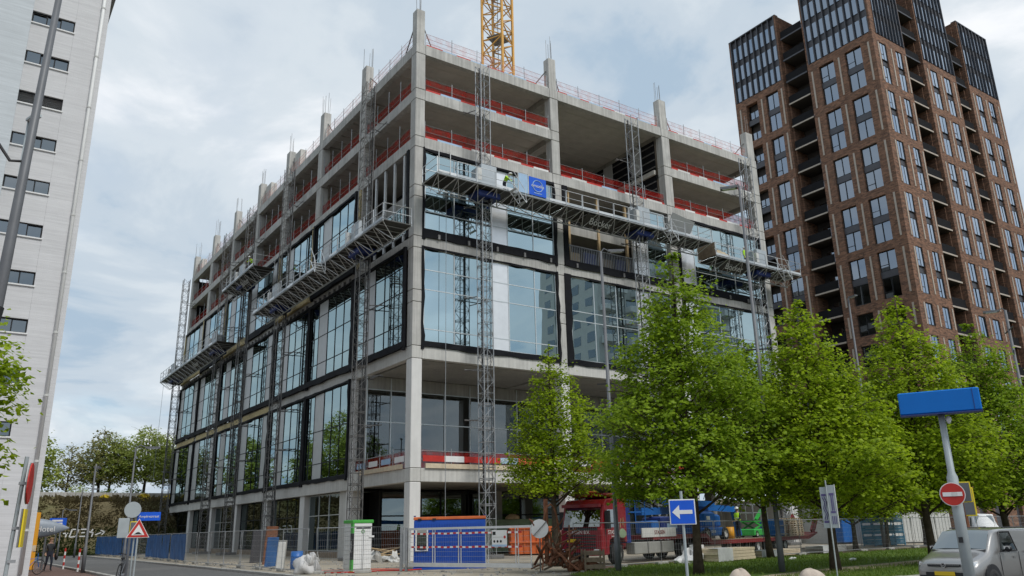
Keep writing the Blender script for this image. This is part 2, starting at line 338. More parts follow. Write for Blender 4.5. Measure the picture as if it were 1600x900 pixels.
    def prism(s, poly, ax, a0, a1, mi=0):
        """2D outline extruded along axis 'x','y','z'"""
        n = len(poly)
        def mk(u, v, a): return {'x': (a, u, v), 'y': (u, a, v), 'z': (u, v, a)}[ax]
        P = [mk(u, v, a0) for u, v in poly]+[mk(u, v, a1) for u, v in poly]
        return s.add(P, [(i, (i+1) % n, n+(i+1) % n, n+i) for i in range(n)]+[tuple(range(n-1, -1, -1)), tuple(range(n, 2*n))], mi)
    def disc(s, c, nrm, r, th, n=24, mi=0):
        c = Vector(c); nrm = Vector(nrm).normalized(); return s.tube(c-nrm*th/2, c+nrm*th/2, r, n, mi=mi)
    def blob(s, c, r, seed=0, amp=.2, nu=12, nv=8, mi=0, flat=None):
        g = random.Random(seed); c = Vector(c); P = []; F = []
        r = r if isinstance(r, (tuple, list)) else (r, r, r); ph = [(g.uniform(0, 6), g.uniform(0, 6), g.randint(1, 4), g.randint(1, 3)) for _ in range(5)]
        for j in range(nv+1):
            t = PI*j/nv
            for i in range(nu):
                a = 2*PI*i/nu; k = 1+amp*sum(math.sin(a*p[2]+p[0])*math.sin(t*p[3]+p[1]) for p in ph)/2.2
                q = [c.x+r[0]*k*math.sin(t)*math.cos(a), c.y+r[1]*k*math.sin(t)*math.sin(a), c.z+r[2]*k*math.cos(t)]
                if flat is not None: q[2] = max(q[2], flat)
                P.append(q)
        for j in range(nv):
            for i in range(nu): F.append((j*nu+i, (j+1)*nu+i, (j+1)*nu+(i+1) % nu, j*nu+(i+1) % nu))
        return s.add(P, F, mi)
    def mesh(s, name, mats=(), smooth=False):
        me = bpy.data.meshes.new(name); me.from_pydata(s.v, [], s.f); 
        for m in mats: me.materials.append(MT[m] if isinstance(m, str) else m)
        if len(mats) > 1: me.polygons.foreach_set('material_index', s.mi)
        if smooth: me.polygons.foreach_set('use_smooth', [True]*len(me.polygons))
        me.update(); return me
    def build(s, name, mat, parent=None, smooth=False, kind=None, label=None):
        if parent is not None:
            o = OR.get(parent.name, Vector((0, 0, 0)))
            if o.length: s.v = [(x-o.x, y-o.y, z-o.z) for x, y, z in s.v]
        ob = link(name, s.mesh(name, mat if isinstance(mat, (list, tuple)) else (mat,), smooth), None, parent)
        if kind: ob['kind'] = kind
        if label: ob['label'] = label
        return ob
def bx(*a): return MB().box(*a)
def cb(*a, **k): return MB().cbox(*a, **k)
TXT = {}
def text(body, size, depth=.004, font_space=1.0):
    """lettering as a mesh in the local XZ plane, facing -Y, centred"""
    k = (body, size)
    if k in TXT: return TXT[k]
    cu = bpy.data.curves.new('lettering', 'FONT'); cu.body = body; cu.size = size; cu.extrude = depth; cu.align_x = 'CENTER'; cu.align_y = 'CENTER'; cu.resolution_u = 3; cu.space_character = font_space
    ob = bpy.data.objects.new('lettering', cu); COL.objects.link(ob)
    dg = bpy.context.evaluated_depsgraph_get(); me = bpy.data.meshes.new_from_object(ob.evaluated_get(dg))
    me.transform(Matrix.Rotation(PI/2, 4, 'X')); bpy.data.objects.remove(ob); bpy.data.curves.remove(cu)
    me.materials.clear(); TXT[k] = me; return me
def put_text(body, size, mat, parent, loc, rz=0, name='lettering', slant=0, lean=0):
    me = text(body, size).copy(); me.materials.append(MT[mat])
    o = OR.get(parent.name, Vector((0, 0, 0))); ob = link(name, me, None, parent, Vector(loc)-o, rz)
    ob.rotation_euler = (lean, slant, rz); return ob

# ---------------------------------------------------------------- ground, road, pavement, lawn
def sheet(name, poly, z, mat, kind='structure'):
    me = bpy.data.meshes.new(name); me.from_pydata([(x, y, z) for x, y in poly], [], [tuple(range(len(poly)))]); me.materials.append(mat)
    o = link(name, me); o['kind'] = kind; return o
asphalt = M_two('asphalt', (.10, .10, .10), (.15, .148, .143), 3, .35, .65, .9, 10, .3, 60, (.18, .175, .17), .12)
paving = M_two('red_paving', (.13, .085, .07), (.20, .13, .11), 4, .35, .65, .9)
sand = M_two('site_ground', (.30, .26, .20), (.42, .37, .29), 1.2, .35, .65, .95, 10, .5, 8, (.22, .205, .18), .25)
grassm = M_two('lawn_green', (.06, .115, .018), (.11, .18, .03), 2.5, .3, .7, .95, 10, .6, 40, (.16, .185, .06), .3)
pathm = M_two('sand_path', (.34, .28, .20), (.46, .39, .29), 2, .35, .65, .95)
hillm = M_two('embankment_earth', (.12, .10, .055), (.20, .165, .09), .35, .35, .65, 1, 10, .8, 6, (.07, .10, .025), .09)
terr = M_two('far_ground', (.10, .11, .06), (.14, .13, .08), .05, .35, .65)
sheet('ground', [(-1500, -1500), (1500, -1500), (1500, 1500), (-1500, 1500)], -.06, terr)
sheet('pavement', [(-60, -60), (60, -60), (60, -14), (-10.4, -14), (-10.4, 60), (-60, 60)], -.012, paving)
sheet('road', [(-16, -70), (-10.9, -70), (-10.9, 52), (60, 52), (60, 56), (-60, 56), (-60, 51), (-16, 51)], -.008, asphalt)
sheet('road', [(-10.7, -60), (60, -48), (60, -31.5), (8, -30.5), (-6, -29.5), (-10.7, -29)], -.004, asphalt)
sheet('site_ground', [(-10.6, -18), (-3.5, -19.5), (1, -15), (60, -12.5), (60, 50), (-10.6, 50)], 0, sand)
lawn = [(-3.4, -19.2), (2.5, -15.9), (20, -15.3), (48, -14.5), (48, -30.2), (8, -29.9), (-2, -29.0), (-5.4, -26.4)]
sheet('lawn', lawn, .006, grassm)
sheet('path', [(-4.6, -26.6), (0.5, -25.1), (6, -24.2), (12.5, -23.5), (24, -22.8), (46, -22.2), (46, -23.4), (24, -24.0), (12.5, -24.8), (6, -25.6), (.6, -26.6), (-4.2, -27.8)], .011, pathm)
def kerbs():
    def run(a, b, w=.16, h=.11, step=1.0):
        a, b = Vector(a), Vector(b); d = b-a; n = max(1, int(d.length/step)); ux = d.normalized(); nn = Vector((-ux.y, ux.x))
        root = empty('kerb', (a.x, a.y, 0)); root['kind'] = 'structure'
        ln = d.length/n; me = MB().cbox(.006, ln-.006, -w/2, w/2, -.1, h, .015).mesh('kerb_stone', ('concrete2',))
        for i in range(n):
            link('kerb_stone', me, None, root, (ux.x*ln*i, ux.y*ln*i, rnd.uniform(-.006, .006)), math.atan2(ux.y, ux.x)+rnd.uniform(-.004, .004))
    run((-10.75, -28.5), (-10.75, 50.5), .2, .1, 1.0)
    run((-16.1, -30), (-16.1, 50), .2, .1, 1.0)
    run((-5.6, -29.2), (8, -30.1), .2, .1); run((8, -30.1), (30, -30.6), .2, .1)
kerbs()
def grass():
    g = random.Random(5); mb = MB()
    def inside(x, y):
        c = False; n = len(lawn)
        for i in range(n):
            (x1, y1), (x2, y2) = lawn[i], lawn[i-1]
            if (y1 > y) != (y2 > y) and x < (x2-x1)*(y-y1)/(y2-y1)+x1: c = not c
        return c
    k = 0
    while k < 26000:
        x = -5+32*g.random()**1.3; y = g.uniform(-30, -15)
        yc = -25.9+(x+4)*.115 if x < 12 else -24.1+(x-12)*.02
        if not inside(x, y) or (abs(y-yc-.2) < .62 and g.random() < .96): continue
        k += 1; h = g.uniform(.04, .13); a = g.uniform(0, 6.28); w = .02; dx, dy = math.cos(a)*w, math.sin(a)*w; lx, ly = g.gauss(0, .04), g.gauss(0, .04)
        mb.add([(x-dx, y-dy, 0), (x+dx, y+dy, 0), (x+lx, y+ly, h)], [(0, 1, 2)])
    o = mb.build('grass', M_leaf('grass_blade', (.085, .155, .018), (.20, .275, .045), .4)); tag(o, 'short green grass growing on the lawn under the trees', 'grass', None, 'stuff')
grass()

# ---------------------------------------------------------------- railway embankment
def embank_z(x, y): 
    t = max(0, min(1, (y-55.5)/11)); return 6.2*(t*t*(3-2*t)) if y < 70 else 6.2
def embankment():
    g = random.Random(3); V = []; F = []; nx, ny = 120, 26; x0, x1 = -120, 110
    for j in range(ny+1):
        for i in range(nx+1):
            x = x0+(x1-x0)*i/nx; y = 55+30*j/ny; V.append((x, y, embank_z(x, y)+(g.gauss(0, .14) if 0 < j < ny else -.1)))
    for j in range(ny):
        for i in range(nx): a = j*(nx+1)+i; F.append((a, a+1, a+nx+2, a+nx+1))
    me = bpy.data.meshes.new('embankment'); me.from_pydata(V, [], F); me.materials.append(hillm); o = link('embankment', me); o['kind'] = 'structure'
    # dry brush, ivy and weeds on the slope
    mb = MB()
    for k in range(34000):
        x = g.uniform(-32, 16); y = g.uniform(55.2, 67); z = embank_z(x, y)
        if y < 59 and g.random() < .5: s = g.uniform(.08, .2)
        else: s = g.uniform(.06, .16)
        a = g.uniform(0, 6.28); dx, dy = math.cos(a)*s*.5, math.sin(a)*s*.5; up = s*g.uniform(.5, 1.3)*(1 if y < 64.5 else g.uniform(1, 4))
        mb.add([(x-dx, y-dy, z-.05), (x+dx, y+dy, z-.05), (x+dx*.5+g.gauss(0, .1), y-.25, z+up), (x-dx*.5+g.gauss(0, .1), y-.2, z+up*.8)], [(0, 1, 2, 3)], 1 if (z > 2.6+g.gauss(0, .7)) else 0)
    o = mb.build('slope_brush', [M_leaf('ivy', (.04, .07, .018), (.075, .115, .026), .3), M_leaf('dry_brush', (.13, .105, .055), (.20, .165, .085), .3)])
    tag(o, 'dry brown brush and dark ivy covering the railway embankment', 'undergrowth', None, 'stuff')
embankment()
def wall_top():
    root = thing('retaining_wall', 'low pale concrete wall panels along the top of the embankment', 'wall', (-8, 66.5, 6.1))
    for i in range(14):
        x = -38+i*4.0; cb(x+.02, x+3.96, 66.4, 66.7, 5.9, 6.95+rnd.uniform(-.05, .05), c=.02).build('wall_panel', 'concrete', root)
wall_top()
# ---------------------------------------------------------------- main building under construction
LV = {'0': 0, '1': 5.26, '2': 12.73, '3': 16.37, '4': 20.02, '5': 23.6, '6': 27.2, '7': 30.8, 'R': 34.4}
RX = [(0, .72), (11.58, 12.35), (23.5, 24.4), (34.85, 35.85)]
LY = [(0, .75), (8.6, 9.5), (17.4, 18.35), (26.25, 27.2), (35.05, 36.0), (43.9, 44.85), (53.0, 53.95), (62.4, 63.4)]
BL = thing('office_building', 'half glazed concrete office building under construction with open top floors', 'building', (0, 0, 0))
def fbox(mb, face, a0, a1, d0, d1, z0, z1, mi=0, c=0):
    """box on a facade: a along it, d outward, z up"""
    A = (a0, a1, -d1, -d0, z0, z1) if face == 'R' else (-d1, -d0, a0, a1, z0, z1)
    return mb.cbox(*A, c=c, mi=mi) if c else mb.box(*A, mi)
def fp(face, a, d, z): return Vector((a, -d, z)) if face == 'R' else Vector((-d, a, z))

def columns():
    seq = ['0', '1', '2', '3', '4', '5', '6', '7', 'R']
    def col(x0, x1, y0, y1, corner, far):
        for lo, hi in zip(seq[:-1], seq[1:]):
            z0, z1 = LV[lo], LV[hi]
            m = 'whitecol' if z1 <= LV['2']+.1 else 'concrete'
            z1b = z1-.8
            cb(x0, x1, y0, y1, z0+(.012 if lo != '0' else -.1), z1b-.012, c=.03).build('column', m, BL)
            cb(x0, x1, y0, y1, z1b+.012, z1-.012, c=.03).build('column_head', 'concrete' if m != 'whitecol' else 'precast', BL)
        bx(x0+.06, x1-.06, y0+.06, y1-.06, 0, LV['R']).build('column_core', 'joint', BL)
        t = cb(x0+.03, x1-.05, y0+.05, y1-.04, LV['R'], LV['R']+2.78, c=.02).build('column_top', 'concrete', BL)
        for k in range(5):
            px = x0+.12+(x1-x0-.24)*rnd.choice((0, .33, .66, 1)); py = y0+.12+(y1-y0-.24)*rnd.random(); h = LV['R']+2.7+rnd.uniform(1.5, 2.3)
            MB().tube((px, py, LV['R']+2.6), (px+rnd.uniform(-.06, .06), py+rnd.uniform(-.06, .06), h), .016, 4).build('rebar', 'galv_d', t)
        return t
    tops = []
    for i, (x0, x1) in enumerate(RX): tops.append(('R', x0, x1, col(x0, x1, 0, .75, i == 0, 0)))
    for (y0, y1) in LY[1:]: tops.append(('L', y0, y1, col(0, .72, y0, y1, 0, 0)))
    z = LV['R']
    for f, a0, a1, t in tops:       # raking props that hold the new columns
        for s in (-1, 1):
            if rnd.random() < .8:
                p = fp(f, (a0 if s < 0 else a1), -.4, z+1.7); q = fp(f, (a0 if s < 0 else a1)+s*rnd.uniform(.9, 1.8), -.5-rnd.random(), z)
                if f == 'R' and a0 == 0 and s < 0: q = Vector((.2, 2.2, z)); p = Vector((.2, .75, z+1.7))
                MB().tube(p, q, .045, 6).build('prop', 'galv_d', t)
columns()
def beams():
    zs = ['1', '2', '4', '6', '7', 'R']
    for i in range(3):
        a0, a1 = RX[i][1]+.015, RX[i+1][0]-.015
        for l in zs:
            if l == '7' and i == 1: continue
            z = LV[l]; fbox(MB(), 'R', a0, a1, -.45, -.02, z-.79, z, c=.02).build('edge_beam', 'concrete' if l not in '12' else 'precast', BL)
        for l in '35': fbox(MB(), 'R', a0, a1, -.75, -.42, LV[l]-.79, LV[l]).build('edge_beam', 'concrete2', BL)
    for i in range(7):
        a0, a1 = LY[i][1]+.015, LY[i+1][0]-.015
        for l in zs:
            if l == '1' and i: continue
            z = LV[l]; fbox(MB(), 'L', a0, a1, -.45, -.02, z-.79, z, c=.02).build('edge_beam', 'concrete' if l not in '12' else 'precast', BL)
        for l in '35': fbox(MB(), 'L', a0, a1, -.75, -.42, LV[l]-.79, LV[l]).build('edge_beam', 'concrete2', BL)
    for l in ('1', '2', '3', '4', '5', '6', '7', 'R'):
        z = LV[l]
        for i, (y0, y1) in enumerate(zip([.8]+[y[1] for y in LY[1:-1]], [y[0] for y in LY[1:]])):   # end facade, far right
            bx(35.42, 35.83, y0, y1, z-.79, z-.01).build('edge_beam', 'concrete2', BL)
        for x in (11.62, 23.6):
            if l == '7' and x > 20: y0 = 9
            else: y0 = .5
            bx(x, x+.7, y0, 62, z-.84, z-.03).build('inner_beam', 'concrete2', BL)
    for (y0, y1) in LY[1:]:
        for x in (11.65, 23.6, 35.2): bx(x, x+.6, y0+.05, y1-.05, 0, LV['R']-.85).build('inner_column', 'concrete2', BL)
beams()
def slabs():
    # ceiling planks that show from the street
    bays = [(.47, 11.6), (12.34, 23.58), (24.32, 35.4)]
    for l in ('R', '7'):
        z = LV[l]
        for i, (x0, x1) in enumerate(bays):
            if l == '7' and i == 1: continue
            me = MB().cbox(0, x1-x0, .004, 1.146, 0, .42, c=.035).mesh('ceiling_plank', ('concrete_dark',))
            for k in range(7): link('ceiling_plank', me, None, BL, (x0, .47+k*1.155, z-.44+rnd.uniform(-.012, .012)))
        me = MB().cbox(0, 11.1, .004, 1.13, 0, .42, c=.035).mesh('ceiling_plank', ('concrete_dark',))
        for i in range(1, 7):
            y0 = LY[i][1]-.7
            for k in range(7): link('ceiling_plank', me, None, BL, (.47, y0+k*1.25, z-.44+rnd.uniform(-.012, .012)))
    for l in ('R', '7'):
        z = LV[l]; bx(.46, 35.4, 8.62, 63.2, z-.04, z-.012).build('floor_slab', 'concrete_dark', BL)
        bx(11.7, 35.4, 8.62, 63.2, z-.44, z-.05).build('floor_slab', 'concrete_dark', BL)
        for i, (x0, x1) in enumerate(bays):
            if l == '7' and i == 1: continue
            bx(x0, x1, .46, 8.6, z-.02, z-.008).build('floor_slab', 'concrete_dark', BL)
    for l in ('2', '3', '4', '5', '6'):
        z = LV[l]; d = .44 if l not in '12' else .74
        bx(.78, 35.4, .78, 63.2, z-d, z-.012).build('floor_slab', 'concrete_dark' if l != '2' else 'concrete2', BL)
    bx(.46, 35.4, .46, 11.0, 4.62, 5.25).build('floor_slab', 'concrete2', BL)
    bx(.46, 35.4, 11.0, 63.2, 4.75, 5.25).build('floor_slab', 'concrete_dark', BL)
    bx(14, 29, 18, 61, 0, LV['R']+2.2).build('core_wall', 'concrete2', BL)
    bx(12.4, 23.4, 12.5, 12.7, LV['6'], LV['R']-.5).build('partition', 'interior', BL)
    # steel studs and boards in the double-height bay
    st = bx(23.42, 23.48, .9, 9, LV['6']+.1, LV['R']-.9).build('partition', 'membrane', BL)
    for k in range(9): bx(23.36, 23.41, .9, 9, LV['6']+.4+k*.68, LV['6']+.5+k*.68).build('rail_bar', 'galv_d', st)
    for y, w in ((2.4, 1.3), (6.2, 1.2)): cb(23.28, 23.35, y, y+w, LV['7']+.2, LV['7']+2.6, c=.01).build('board', 'panel_w', st)
    bx(23.2, 23.4, .9, 9, LV['7']-.5, LV['7']-.1).build('ledge', 'concrete_dark', BL); bx(.8, 14, 63.0, 63.1, LV['6'], LV['R']-.5).build('partition', 'interior', BL)  # end partition added to darken the far bays where sky showed through
    # roof upstands beside some columns
    for a0, a1, h in ((24.6, 26.1, 2.4), (33.2, 34.9, 2.3), (60.9, 62.3, 2.1)):
        cb(.5, 1.1, a0, a1, LV['R']-.01, LV['R']+h, c=.02).build('upstand', 'precast', BL)
slabs()

def wavy_strip(face, a0, a1, z0, z1, d, vertical, g, th=.05):
    """membrane strip with a ragged edge"""
    mb = MB(); n = max(2, int(((z1-z0) if vertical else (a1-a0))/.8))
    P = []
    for i in range(n+1):
        t = i/n
        if vertical:
            z = z0+(z1-z0)*t; e0 = a0+g.uniform(-.01, .03); e1 = a1+g.uniform(-.12, .06); pts = [(e0, z), (e1, z)]
        else:
            a = a0+(a1-a0)*t; pts = [(a, z0+g.uniform(-.10, .03)), (a, z1+g.uniform(-.02, .02))]
        for (a, z) in pts: P.append(fp(face, a, d+g.uniform(0, .05), z)); 
        for (a, z) in pts: P.append(fp(face, a, d-th, z))
    F = []
    for i in range(n):
        o, q = i*4, i*4+4
        F += [(o, o+1, q+1, q), (o+2, q+2, q+3, o+3), (o, q, q+2, o+2), (o+1, o+3, q+3, q+1)]
    F += [(0, 2, 3, 1), (n*4, n*4+1, n*4+3, n*4+2)]
    return mb.add(P, F)
def unit(face, a0, a1, z0, z1, cols, rows, gm='glass', d=-.12, mem='membrane', g=None, mm='mull', skip=(), lab=None):
    """one storey-high or double-height facade unit: mullion frame > panes, panels, membrane strips"""
    g = g or rnd; fr = MB(); e = .03 if mm != 'mull_d' else .016
    xs = sorted(set([c[0] for c in cols]+[c[1] for c in cols]))
    for x in xs: fbox(fr, face, x-e, x+e, d-.1, d+.045, rows[0], rows[-1])
    for i, z in enumerate(rows):
        for c in cols: fbox(fr, face, c[0]+e+.002, c[1]-e-.002, d-.09, d+(.04 if i in (0, len(rows)-1) else .03), z-.03, z+.03)
    o = fr.build('facade_unit', mm, BL)
    if lab: o['label'] = lab
    for ci, c in enumerate(cols):
        for ri in range(len(rows)-1):
            if (ci, ri) in skip: continue
            b0, b1, y0, y1 = c[0]+.02, c[1]-.02, rows[ri]+.02, rows[ri+1]-.02
            if c[2] == 'g':
                w = (b1-b0)/2; h = (y1-y0)/2; me = bx(-w, w, -.006, .006, -h, h).mesh('pane', (gm,))
                ob = link('pane', me, None, o, fp(face, (b0+b1)/2, d, (y0+y1)/2), 0 if face == 'R' else -PI/2)
                ob.rotation_euler = (g.gauss(0, .0022), 0, (0 if face == 'R' else -PI/2)+g.gauss(0, .0022))
            else:
                fbox(MB(), face, b0, b1, d-.06, d+.01, y0, y1, c=.008).build('panel', 'panel' if face == 'R' else 'panel_w', o)
    if mem:
        wavy_strip(face, a0-(.12 if face == 'R' else .0), cols[0][0]-.02, z0-.2, z1+.15, d+.16, True, g, .15).build('membrane_strip', mem, o)
        wavy_strip(face, cols[-1][1]+.02, a1+(.14 if face == 'R' else .0), z0-.2, z1+.15, d+.16, True, g, .15).build('membrane_strip', mem, o)
        wavy_strip(face, a0, a1, z0-.02, rows[0]-.03, d+.18, False, g, .18).build('membrane_strip', mem, o)
        wavy_strip(face, a0, a1, rows[-1]+.03, z1+.1, d+.16, False, g, .15).build('membrane_strip', 'membrane', o)
    return o
def facades():
    g = random.Random(11)
    rows24 = [13.09, 13.9, 16.5, 17.83, 19.25]; rows46 = [20.62, 21.9, 23.6, 24.9, 26.2]
    # right facade
    for i in range(3):
        s = RX[i][1]; e = RX[i+1][0]; w = e-s
        cols = [(s+.12, s+2.35, 'g'), (s+2.35, s+5.3, 'g'), (s+5.3, s+6.68, 'p'), (s+6.68, s+8.9, 'g'), (s+8.9, e-.1, 'g')]
        if i == 1: cols = [(s+.5, s+2.7, 'g'), (s+2.7, s+4.9, 'g'), (s+4.9, s+7.0, 'g'), (s+7.0, s+8.6, 'p'), (s+8.6, e-.45, 'g')]
        if i == 2: cols = [(s+.3, s+1.9, 'p'), (s+1.9, s+4.4, 'g'), (s+4.4, s+6.8, 'g'), (s+6.8, s+8.6, 'g'), (s+8.6, e-.1, 'g')]
        r = rows24 if i == 0 else [13.09, 16.0, 16.7, 19.25]
        unit('R', s, e, 12.74, 19.25, cols, r, 'glass', g=g)
        if i == 1:
            unit('R', s, e, 20.05, 26.3, [(s+7.0, s+8.6, 'p'), (s+8.6, e-.45, 'g')], [20.62, 26.2], 'glass', g=g, mem=None)
            wavy_strip('R', s, s+.5, 20.3, 26.4, .05, True, g).build('membrane_strip', 'membrane', BL)
            wavy_strip('R', s, e, 20.0, 20.5, .07, False, g).build('membrane_strip', 'membrane', BL)
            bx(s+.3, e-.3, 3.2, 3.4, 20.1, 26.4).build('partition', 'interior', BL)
            for k in range(3): cb(s+.75+k*2.9, s+.95+k*2.9, .3, .5, 20.1, 26.3, c=.01).build('timber_post', 'wood', BL)
            rl = MB()
            for k in range(40): rl.box(s+.6+k*.165, s+.64+k*.165, .16, .2, 20.6, 21.75)
            rl = rl.build('balustrade_bars', 'galv', BL, kind='stuff'); bx(s+.55, s+7.2, .14, .22, 21.76, 21.82).build('hand_rail', 'galv', BL)
            for k in range(4): cb(s+.9+k*1.6, s+2.1+k*1.6, .7, .82, 20.12, 21.5+.2*(k % 2), c=.01).build('stacked_board', ['wood', 'blue_d', 'wood_o', 'blue_d'][k], BL)
        else:
            unit('R', s, e, 20.05, 26.3, cols, rows46, 'glass', g=g)
        # ledge under the upper units, with brackets
        for k in range(5): fbox(MB(), 'R', s+1+k*2.3, s+1.15+k*2.3, -.02, .18, 19.98, 20.3).build('bracket', 'galv_d', BL)
    # left facade
    for i in range(7):
        s = LY[i][1]; e = LY[i+1][0]; w = e-s; S_, E_ = s, e
        s = (LY[i][0]+LY[i][1])/2 if i else s; e = (LY[i+1][0]+LY[i+1][1])/2; k = e-s-.62; x = s+.31
        cols = [(x, x+k*.19, 'g'), (x+k*.19, x+k*.38, 'g'), (x+k*.38, x+k*.57, 'g'), (x+k*.57, x+k*.80, 'p'), (x+k*.80, x+k, 'g')]
        if i in (3, 5): cols = [(x, x+k*.2, 'p'), (x+k*.2, x+k*.5, 'g'), (x+k*.5, x+k*.75, 'g'), (x+k*.75, x+k, 'p')]
        if i == 6: cols = [(x, x+k*.25, 'p'), (x+k*.25, x+k*.55, 'g'), (x+k*.55, x+k*.8, 'g'), (x+k*.8, x+k, 'p')]
        unit('L', s, e, 12.74, 19.25, cols, [13.15, 14.3, 16.45, 18.1, 19.2], 'glass_l', g=g, mm='mull_d', d=.06)
        if i == 0:     # studs still open
            for q in range(5): cb(-.02+.1, .12+.1, s+.9+q*1.5, s+1.12+q*1.5, 20.1, 26.4, c=.01).build('stud', 'panel_w', BL)
            wavy_strip('L', s, s+.35, 20.1, 26.4, .05, True, g).build('membrane_strip', 'membrane', BL)
            wavy_strip('L', e-.5, e, 20.1, 26.4, .05, True, g).build('membrane_strip', 'insul', BL)
            unit('L', s+.35, s+5.2, 20.05, 22.8, [(s+.5, s+2, 'g'), (s+2, s+3.5, 'g'), (s+3.5, s+5, 'g')], [20.6, 22.6], 'glass_l', g=g, mem=None)
            bx(3, 3.2, s+.3, e-.3, 20.1, 26.4).build('partition', 'interior', BL)
        else:
            unit('L', s, e, 20.05, 26.3, cols, [20.62, 21.9, 24.2, 26.2], 'glass', g=g, mm='mull_d', mem='membrane' if i % 2 else 'insul', d=.06)
        if i > 0:
            unit('L', s, e, 5.27, 11.9, cols, [5.5, 6.6, 9.0, 11.85], 'glass_l', g=g, mm='mull_d', d=.06); s, e = S_, E_
            # precast band
            for h in range(2): fbox(MB(), 'L', LY[i][0]+h*(LY[i+1][0]-LY[i][0])/2+.01, LY[i][0]+(h+1)*(LY[i+1][0]-LY[i][0])/2-.01, -.3, .14, 4.40, 5.24, c=.015).build('band_panel', 'precast', BL)
            # ground floor glazing
            n = 4; q = (w-.1)/n; gc = [(s+.05+j*q, s+.05+(j+1)*q, 'g') for j in range(n)]
            unit('L', s, e, .3, 4.3, gc, [.45, 2.9, 4.35], 'glass_low', d=-.45, g=g, mem=None, mm='alu' if i in (1, 4) else 'mull_d')
            fbox(MB(), 'L', s, e, -.7, -.3, -.1, .4).build('plinth', 'wood_o', BL)
            if i > 2: fbox(MB(), 'L', s, e, -.1, .1, 11.95, 12.55).build('insulation_band', 'insul', BL)
            for b in range(8): fbox(MB(), 'L', s+.5+b, s+.6+b, -.02, .16, 19.4, 19.75).build('bracket', 'galv_d', BL)
        if i: bx(2.5, 2.6, s, e, .1, 4.4).build('inner_wall', 'interior', BL)
        if i: bx(4.5, 4.6, s, e, 5.3, 11.9).build('inner_wall', 'interior', BL)
    fbox(MB(), 'L', LY[7][0], LY[7][1]+.2, -.3, .14, 4.40, 5.24, c=.015).build('band_panel', 'precast', BL)
    # recessed glass walls behind the corner
    fr = MB(); xs = [.2, 2.0, 4.15, 6.27, 8.4, 10.5, 12.6, 14.7, 16.8, 18.9, 21, 23.1, 25.2, 27.3, 29.4, 31.5, 33.6, 35.3]
    for x in xs: fr.box(x-.035, x+.035, 6.9, 7.06, 5.27, 11.9)
    for z in (5.32, 8.86, 11.05): fr.box(.2, 35.3, 6.92, 7.05, z-.035, z+.035)
    o = fr.build('facade_unit', 'mull', BL)
    for i in range(len(xs)-1):
        for z0, z1 in ((5.36, 8.82), (8.9, 11.0)):
            me = bx(-(xs[i+1]-xs[i])/2+.04, (xs[i+1]-xs[i])/2-.04, -.006, .006, -(z1-z0)/2, (z1-z0)/2).mesh('pane', ('glass_in',))
            ob = link('pane', me, None, o, ((xs[i]+xs[i+1])/2, 6.98, (z0+z1)/2)); ob.rotation_euler = (g.gauss(0, .002), 0, g.gauss(0, .002))
    bx(.2, 35.3, 6.95, 7.1, 11.1, 11.95).build('ceiling_panel', 'concrete2', BL)
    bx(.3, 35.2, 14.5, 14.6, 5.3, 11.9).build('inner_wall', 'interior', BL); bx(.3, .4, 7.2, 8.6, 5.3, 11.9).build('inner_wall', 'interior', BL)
    for x in (3.2, 7.4, 15.2, 24.5): cb(x, x+.5, 9.8, 10.3, 5.27, 11.9, c=.02).build('inner_column', 'whitecol', BL)
    for k in range(6): cb(2+k*4.6, 3.4+k*4.6, 11.2, 11.5, 5.3, 7.2+.4*(k % 3), c=.02).build('stacked_board', ['curtain', 'panel_g', 'wood_p'][k % 3], BL)
    fr = MB(); xs2 = [1.0+k*2.45 for k in range(15)]
    for x in xs2: fr.box(x-.05, x+.05, 11.1, 11.26, 0, 4.6)
    for z in (.1, 2.75, 4.5): fr.box(1, 35.3, 11.12, 11.25, z-.04, z+.04)
    o = fr.build('facade_unit', 'mull_d', BL)
    for i in range(len(xs2)-1):
        for z0, z1 in ((.14, 2.7), (2.8, 4.45)):
            me = bx(-1.17, 1.17, -.006, .006, -(z1-z0)/2, (z1-z0)/2).mesh('pane', ('glass_low',)); link('pane', me, None, o, ((xs2[i]+xs2[i+1])/2, 11.18, (z0+z1)/2))
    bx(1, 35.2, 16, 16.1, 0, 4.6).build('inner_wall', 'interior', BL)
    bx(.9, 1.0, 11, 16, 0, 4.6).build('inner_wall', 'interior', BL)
    cb(.15, .5, 9.6, 10.9, 0, 4.6, c=.02).build('pier', 'precast', BL)
    # timber edge boards on the first floor
    for f, a0, a1 in (('R', 1.0, 5.8), ('R', 5.9, 11.3), ('L', 1.0, 7.9)): fbox(MB(), f, a0, a1, -.02, .1, 5.27, 5.55).build('edge_board', 'wood_p', BL)
    fbox(MB(), 'L', 7.2, 8.55, -.3, .2, 4.3, 5.5, c=.02).build('band_panel', 'precast', BL)
facades()

